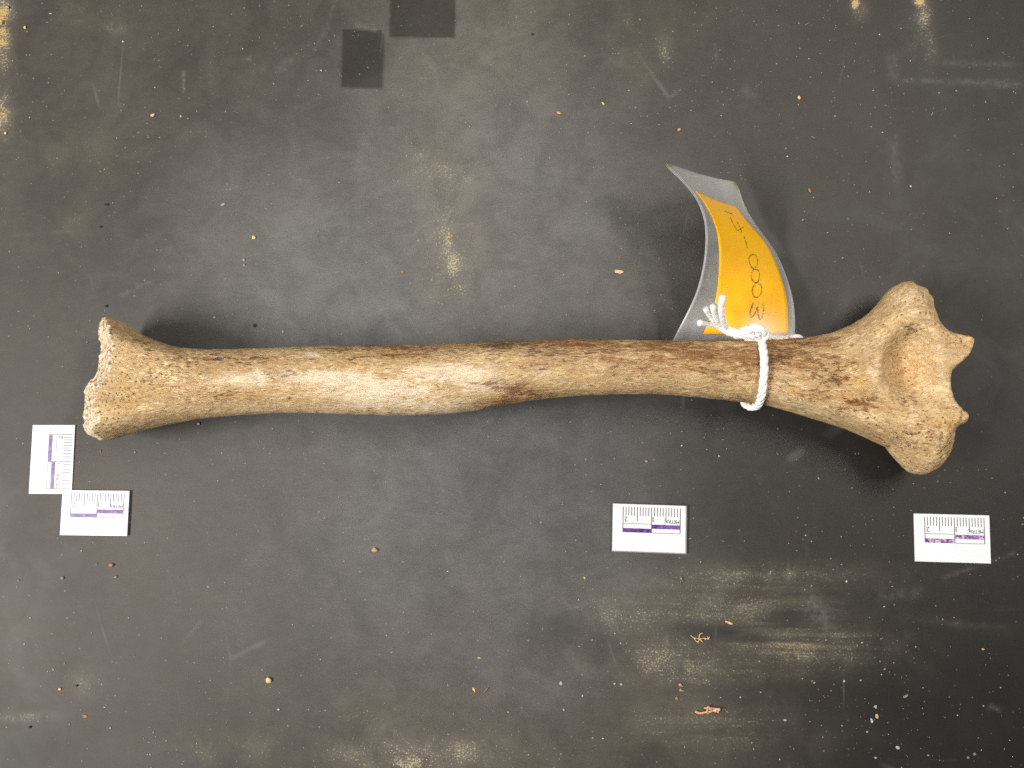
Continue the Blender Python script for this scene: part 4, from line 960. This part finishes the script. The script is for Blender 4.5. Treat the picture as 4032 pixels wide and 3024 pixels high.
CR = [  # name, x, y, length px, width px, angle, material, label, category
    ('bone_chip', 2434, 1070, 48, 17, -6, M_YEL, 'largest yellow bone chip, lying between the dust streak and the orange tag', 'chip'),
    ('bone_chip', 1586, 1072, 18, 11, 60, M_ORG, 'small orange chip left of the vertical yellow dust streak', 'chip'),
    ('bone_chip', 2200, 446, 24, 13, -10, M_TAN, 'tan chip on the bare bench up and left of the tag tip', 'chip'),
    ('bone_chip', 2375, 408, 20, 9, -40, M_YEL, 'slanted pale sliver up and right of the tan chip, top of bench', 'sliver'),
    ('bone_chip', 2673, 512, 18, 13, 30, M_TAN, 'tan crumb just above the tip of the tag', 'crumb'),
    ('bone_crumb', 3145, 386, 14, 18, 0, M_YEL, 'round yellow crumb upper right of the tag', 'crumb'),
    ('bone_crumb', 3187, 752, 12, 22, 20, M_ORG, 'orange upright crumb right of the tag corner', 'crumb'),
    ('bone_crumb', 440, 2224, 22, 20, 0, M_ORG, 'orange brown crumb below the overlapping scale card', 'crumb'),
    ('grit_pebble', 456, 2272, 18, 12, 20, M_GRY, 'grey pebble just under the orange brown crumb, lower left', 'pebble'),
    ('grit_pebble', 247, 2276, 14, 16, 0, M_GRY, 'grey pebble left of the orange brown crumb, lower left', 'pebble'),
    ('bone_crumb', 1475, 2166, 27, 23, 10, M_TAN, 'large tan crumb alone below the middle of the shaft', 'crumb'),
    ('bone_crumb', 1058, 2676, 28, 24, -20, M_YEL, 'biggest yellowish crumb near the bottom left of the bench', 'crumb'),
    ('bone_flake', 336, 2820, 28, 14, -10, M_ORG, 'rusty orange flake in the lower left corner', 'flake'),
    ('bone_crumb', 236, 2713, 14, 11, 0, M_YEL, 'small yellow crumb above the rusty flake, lower left', 'crumb'),
    ('grit_speck', 303, 2699, 13, 10, 0, M_BLK, 'black speck beside the small yellow crumb, lower left', 'speck'),
    ('grit_speck', 119, 2862, 14, 12, 30, M_BLK, 'black speck at the lower left corner under the tan dust', 'speck'),
    ('bone_flake', 1866, 2714, 26, 12, -65, M_YEL, 'upright yellow flake at bottom centre', 'flake'),
    ('bone_flake', 1886, 2590, 16, 8, 0, M_YEL, 'tiny straight yellow stick above the upright flake, bottom centre', 'flake'),
    ('grit_pebble', 2208, 2690, 16, 15, 0, M_WHT, 'round white pebble right of the upright yellow flake', 'pebble'),
    ('bone_chip', 2302, 2276, 16, 7, -50, M_YEL, 'yellow sliver below the thick scale card', 'sliver'),
    ('grit_pebble', 2419, 2691, 12, 11, 0, M_WHT, 'left one of two white pebbles side by side, lower right', 'pebble'),
    ('grit_pebble', 2445, 2694, 13, 11, 0, M_WHT, 'right one of two white pebbles side by side, lower right', 'pebble'),
    ('bone_crumb', 2677, 2696, 16, 13, 0, M_TAN, 'upper tan crumb of the trio left of the spiky flake', 'crumb'),
    ('bone_crumb', 2679, 2716, 12, 11, 0, M_TAN, 'middle tan crumb of the trio left of the spiky flake', 'crumb'),
    ('bone_crumb', 2663, 2749, 13, 12, 0, M_ORG, 'lowest orange crumb of the trio left of the spiky flake', 'crumb'),
    ('bone_chip', 2543, 1817, 20, 13, 10, M_GRY, 'pale grey chip above the thick scale card', 'chip'),
    ('grit_pebble', 784, 1669, 17, 12, 0, M_WHT, 'shiny white grain touching the lower edge of the shaft near its broken end', 'grain'),
    ('grit_speck', 420, 1206, 14, 13, 30, M_BLK, 'black speck above the broken end of the bone', 'speck'),
    ('grit_speck', 398, 893, 14, 10, 0, M_BLK, 'black speck far above the broken end, left of bench', 'speck'),
    ('grit_speck', 421, 806, 18, 12, 0, M_BLK, 'larger dark speck high on the left side of the bench', 'speck'),
    ('grit_speck', 2098, 136, 16, 9, -20, M_BLK, 'black speck at the top centre, right of the bare rectangle', 'speck'),
    ('grit_speck', 1005, 1282, 14, 18, 20, M_BLK, 'dark speck above the shaft near two white grains', 'speck'),
    ('bone_crumb', 1000, 935, 18, 16, 0, M_YEL, 'yellow crumb topping a short trail of crumbs, left of centre', 'crumb'),
    ('grit_pebble', 961, 1024, 12, 12, 0, M_WHT, 'upper white grain of the short crumb trail, left of centre', 'grain'),
    ('grit_pebble', 962, 1045, 12, 10, 0, M_TAN, 'lower tan grain of the short crumb trail, left of centre', 'grain'),
    ('grit_pebble', 844, 1251, 14, 10, 40, M_WHT, 'pale grain in the shadow above the broken end', 'grain'),
    ('grit_pebble', 1114, 1307, 11, 11, 0, M_WHT, 'white grain above the upper edge of the shaft', 'grain'),
    ('bone_crumb', 602, 455, 22, 16, 20, M_YEL, 'pale yellow crumb cluster high on the left', 'crumb'),
    ('bone_chip', 878, 806, 24, 10, 30, M_WHT, 'white flake on the bench left of the yellow dust streak', 'flake'),
    ('grit_pebble', 713, 459, 10, 11, 0, M_WHT, 'white grain right of the pale yellow crumb cluster', 'grain'),
    ('grit_pebble', 1265, 279, 11, 10, 0, M_WHT, 'white grain just left of the tall bare rectangle', 'grain'),
    ('bone_flake', 3447, 2781, 15, 12, 0, M_WHT, 'upper white flake in the debris cluster at lower right', 'flake'),
    ('bone_crumb', 3450, 2818, 14, 20, 0, M_TAN, 'tan crumb in the middle of the debris cluster at lower right', 'crumb'),
    ('bone_flake', 3432, 2838, 13, 22, 15, M_WHT, 'long white flake under the tan crumb, lower right', 'flake'),
    ('bone_flake', 3414, 2881, 11, 9, 0, M_WHT, 'small white flake below the debris cluster at lower right', 'flake'),
    ('bone_flake', 3534, 2943, 18, 14, 0, M_WHT, 'triangular white flake near the bottom edge at right', 'flake'),
    ('bone_flake', 3565, 2742, 26, 10, 30, M_GRY, 'grey winged flake right of the debris cluster', 'flake'),
    ('bone_flake', 3448, 2983, 12, 8, -20, M_WHT, 'white flake at the bottom edge left of the triangular one', 'flake'),
    ('bone_flake', 3655, 2973, 13, 8, 0, M_GRY, 'grey flake at the bottom edge right of the triangular one', 'flake'),
    ('bone_flake', 3812, 2983, 13, 9, 0, M_GRY, 'left flake of the group in the lower right corner', 'flake'),
    ('bone_flake', 3836, 2969, 14, 11, 30, M_GRY, 'right flake of the group in the lower right corner', 'flake'),
    ('bone_flake', 3870, 2556, 14, 9, 0, M_TAN, 'tan flake on the dark bench below the worn scale card', 'flake'),
    ('bone_chip', 2870, 2452, 34, 10, -14, M_YEL, 'yellow chip at the top of the wiped dark smear, lower right', 'chip'),
    ('bone_crumb', 100, 110, 14, 18, 0, M_YEL, 'yellow crumb beside the dust heap in the top left corner', 'crumb'),
    ('bone_crumb', 30, 32, 24, 18, 0, M_TAN, 'tan crumb topping the yellow dust on the left edge', 'crumb'),
    ('bone_crumb', 8, 90, 22, 26, 0, M_TAN, 'tan lump cut by the left edge in the top left dust', 'crumb'),
    ('bone_crumb', 24, 526, 14, 14, 0, M_YEL, 'yellow crumb at the lower end of the left edge dust', 'crumb'),
]
for i, (nm, x, y, L, W_, an, mt, lb, ct) in enumerate(CR):
    k_ = 0.82 if 'flake' in nm else 0.92; l_, w_ = L * PXM * k_, W_ * PXM * k_
    h_ = 0.55 * min(l_, w_) if 'flake' not in nm else 0.28 * min(l_, w_)
    o = link(nm, pebble_mesh(nm, l_, w_, h_, i * 3 + 1), None, mt, smooth=False)
    q = P(x, y, 0); o.location = (q[0], q[1], 0.0); o.rotation_euler = (0, 0, math.radians(an)); tag(o, lb, ct)

def sprig(name, chains, mat, rad, base, label, cat, flat=0.6):
    b = P(*base, 0.0); vs, fs = [], []
    for ch in chains:
        pts = np.array([P(x, y, z * MM) for x, y, z in ch]); pts = resample(pts, max(4, 3 * len(ch)))
        pts = pts + 0.00012 * np.stack([vnoise(pts, 900, s_) for s_ in (1, 2, 3)], -1); pts[:, 2] = np.maximum(pts[:, 2], rad * 0.9)
        V, Fq = tube(pts, rad * np.linspace(1.1, 0.6, len(pts)), 6); o_ = len(vs)
        vs += list(V - b); fs += [tuple(k + o_ for k in f) for f in Fq]
    o = link(name, mesh(name, vs, fs), None, mat); o.location = b; tag(o, label, cat); return o
Zs = lambda pts: [(2700 + x / 3.687, 2400 + y / 3.687, z) for x, y, z in pts]
sprig('dry_rootlet', [Zs([(75, 380, .6), (120, 412, .3), (195, 425, .3), (270, 415, .4), (335, 435, .3)]), Zs([(125, 420, .3), (150, 460, .3), (195, 492, .5)]), Zs([(195, 425, .3), (190, 465, .3), (155, 465, .3)]),
                      Zs([(200, 430, .3), (250, 475, .4)]), Zs([(325, 435, .3), (320, 390, .6)]), Zs([(330, 425, .3), (345, 400, .8)]), Zs([(280, 420, .3), (285, 445, .3)]), Zs([(190, 415, .3), (200, 360, .3), (245, 340, .4)])],
      M_YEL, 0.00016, (2755, 2515), 'thin branching dry rootlet below the wiped dark smear', 'rootlet')
sprig('spiky_flake', [Zs([(140, 1480, .4), (190, 1505, .5), (300, 1490, .7), (400, 1475, .8), (500, 1455, .9)]), Zs([(310, 1490, .7), (320, 1405, 1.4)]), Zs([(330, 1440, .9), (390, 1440, .9), (500, 1445, 1.)]), Zs([(320, 1430, .9), (262, 1430, .9)]),
                      Zs([(420, 1480, .7), (470, 1480, .7), (465, 1500, .3)]), Zs([(320, 1410, 1.2), (352, 1428, .8)]), Zs([(430, 1460, .9), (480, 1465, .9)]), Zs([(300, 1500, .3), (345, 1500, .5)]), Zs([(360, 1440, .8), (362, 1480, .7)])],
      crumb_mat('pinkish_flake', C(168, 120, 84), C(220, 184, 136)), 0.00042, (2785, 2797), 'spiky pinkish lace-like flake near the bottom edge', 'flake')
Zb = lambda pts: [(1350 + x / 1.62, 2000 + y / 1.62, z) for x, y, z in pts]
sprig('dry_rootlet', [Zb([(2140, 470, .3), (2158, 445, .6)]), Zb([(2158, 445, .6), (2172, 475, .3)]), Zb([(2158, 445, .6), (2155, 485, .3)])], M_GRY, 0.00013, (2682, 2285), 'tiny forked grey rootlet below and right of the thick scale card', 'rootlet')
sprig('dry_rootlet', [Zb([(892, 1180, .3), (910, 1165, .4), (925, 1148, .5)])], M_GRY, 0.00014, (1912, 2720), 'short curved grey fibre right of the upright yellow flake', 'fibre')

# fine grit nobody could count
def grit():
    N = 7500
    gx = rng.uniform(-500, 4500, N * 6); gy = rng.uniform(-400, 3400, N * 6)
    d = blobs(gx, gy, DUST) * (1 - 0.85 * blobs(gx, gy, [(2950, 2450, 620, 300, 1.0), (2800, 2860, 500, 160, 1.0)])); cl = 0.13 + 0.85 * np.clip(blobs(gx, gy, [(700, 250, 500, 250, .35), (1100, 100, 300, 150, .4), (3100, 300, 500, 300, .3), (1700, 2950, 500, 120, .6), (900, 2900, 500, 200, .35), (300, 2700, 300, 250, .35), (2600, 200, 200, 200, .4), (3500, 2800, 300, 200, .3)]), 0, 1)
    keep = rng.random(len(gx)) < np.clip(cl * 0.6 + 0.75 * d, 0, 1)
    gx, gy, d = gx[keep][:N], gy[keep][:N], d[keep][:N]
    w = P(gx, gy, np.zeros(len(gx)))
    s = 0.00008 + 0.00007 * rng.gamma(1.1, 0.9, len(gx)); s = np.minimum(s, 0.0005) * np.where(d > 0.3, 0.85, 1)
    # keep the grit off the things lying on the bench
    inside = seg_dist(w[:, 0], w[:, 1], list(topW) + list(endW) + list(botW)[::-1]) > -0.001
    for root in (thin, t2, t3, thick):
        a = root.rotation_euler[2]; dx, dy = w[:, 0] - root.location[0], w[:, 1] - root.location[1]
        u = np.abs(dx * math.cos(a) + dy * math.sin(a)); v = np.abs(-dx * math.sin(a) + dy * math.cos(a))
        inside |= (u < CW * MM / 2 + 0.0008) & (v < CH * MM / 2 + 0.0008)
    ok = ~inside
    base = np.array([(1, 0, .45), (0, 1, .45), (-1, 0, .45), (0, -1, .45), (0, 0, 1.0), (0, 0, 0)])
    tri = np.array([(0, 1, 4), (1, 2, 4), (2, 3, 4), (3, 0, 4), (1, 0, 5), (2, 1, 5), (3, 2, 5), (0, 3, 5)])
    sets = {'white': [], 'tan': []}
    pick = rng.random(len(gx)) < np.where(d > 0.25, 0.2, 0.85)
    for nm, sel, mt, lb in (('white_grit', pick & ok, M_GRT, 'fine white grit scattered over the whole bench'), ('tan_dust', ~pick & ok, M_DST, 'fine tan bone dust gathered in patches on the bench')):
        ww, ss = w[sel], s[sel]; n = len(ww)
        sh = base[None] * (1 + 0.5 * rng.uniform(-1, 1, (n, 6, 3))) * ss[:, None, None] * np.stack([rng.uniform(.7, 1.5, n), rng.uniform(.7, 1.2, n), rng.uniform(.6, 1.0, n)], -1)[:, None]
        an = rng.uniform(0, 6.28, n); ca, sa = np.cos(an)[:, None], np.sin(an)[:, None]
        V = np.stack([sh[..., 0] * ca - sh[..., 1] * sa, sh[..., 0] * sa + sh[..., 1] * ca, np.abs(sh[..., 2])], -1) + ww[:, None]
        Fq = (tri[None] + 6 * np.arange(n)[:, None, None]).reshape(-1, 3)
        o = link(nm, mesh_np(nm, V.reshape(-1, 3), Fq), None, mt, smooth=False)
        tag(o, lb, 'grit', None, 'stuff')
grit()
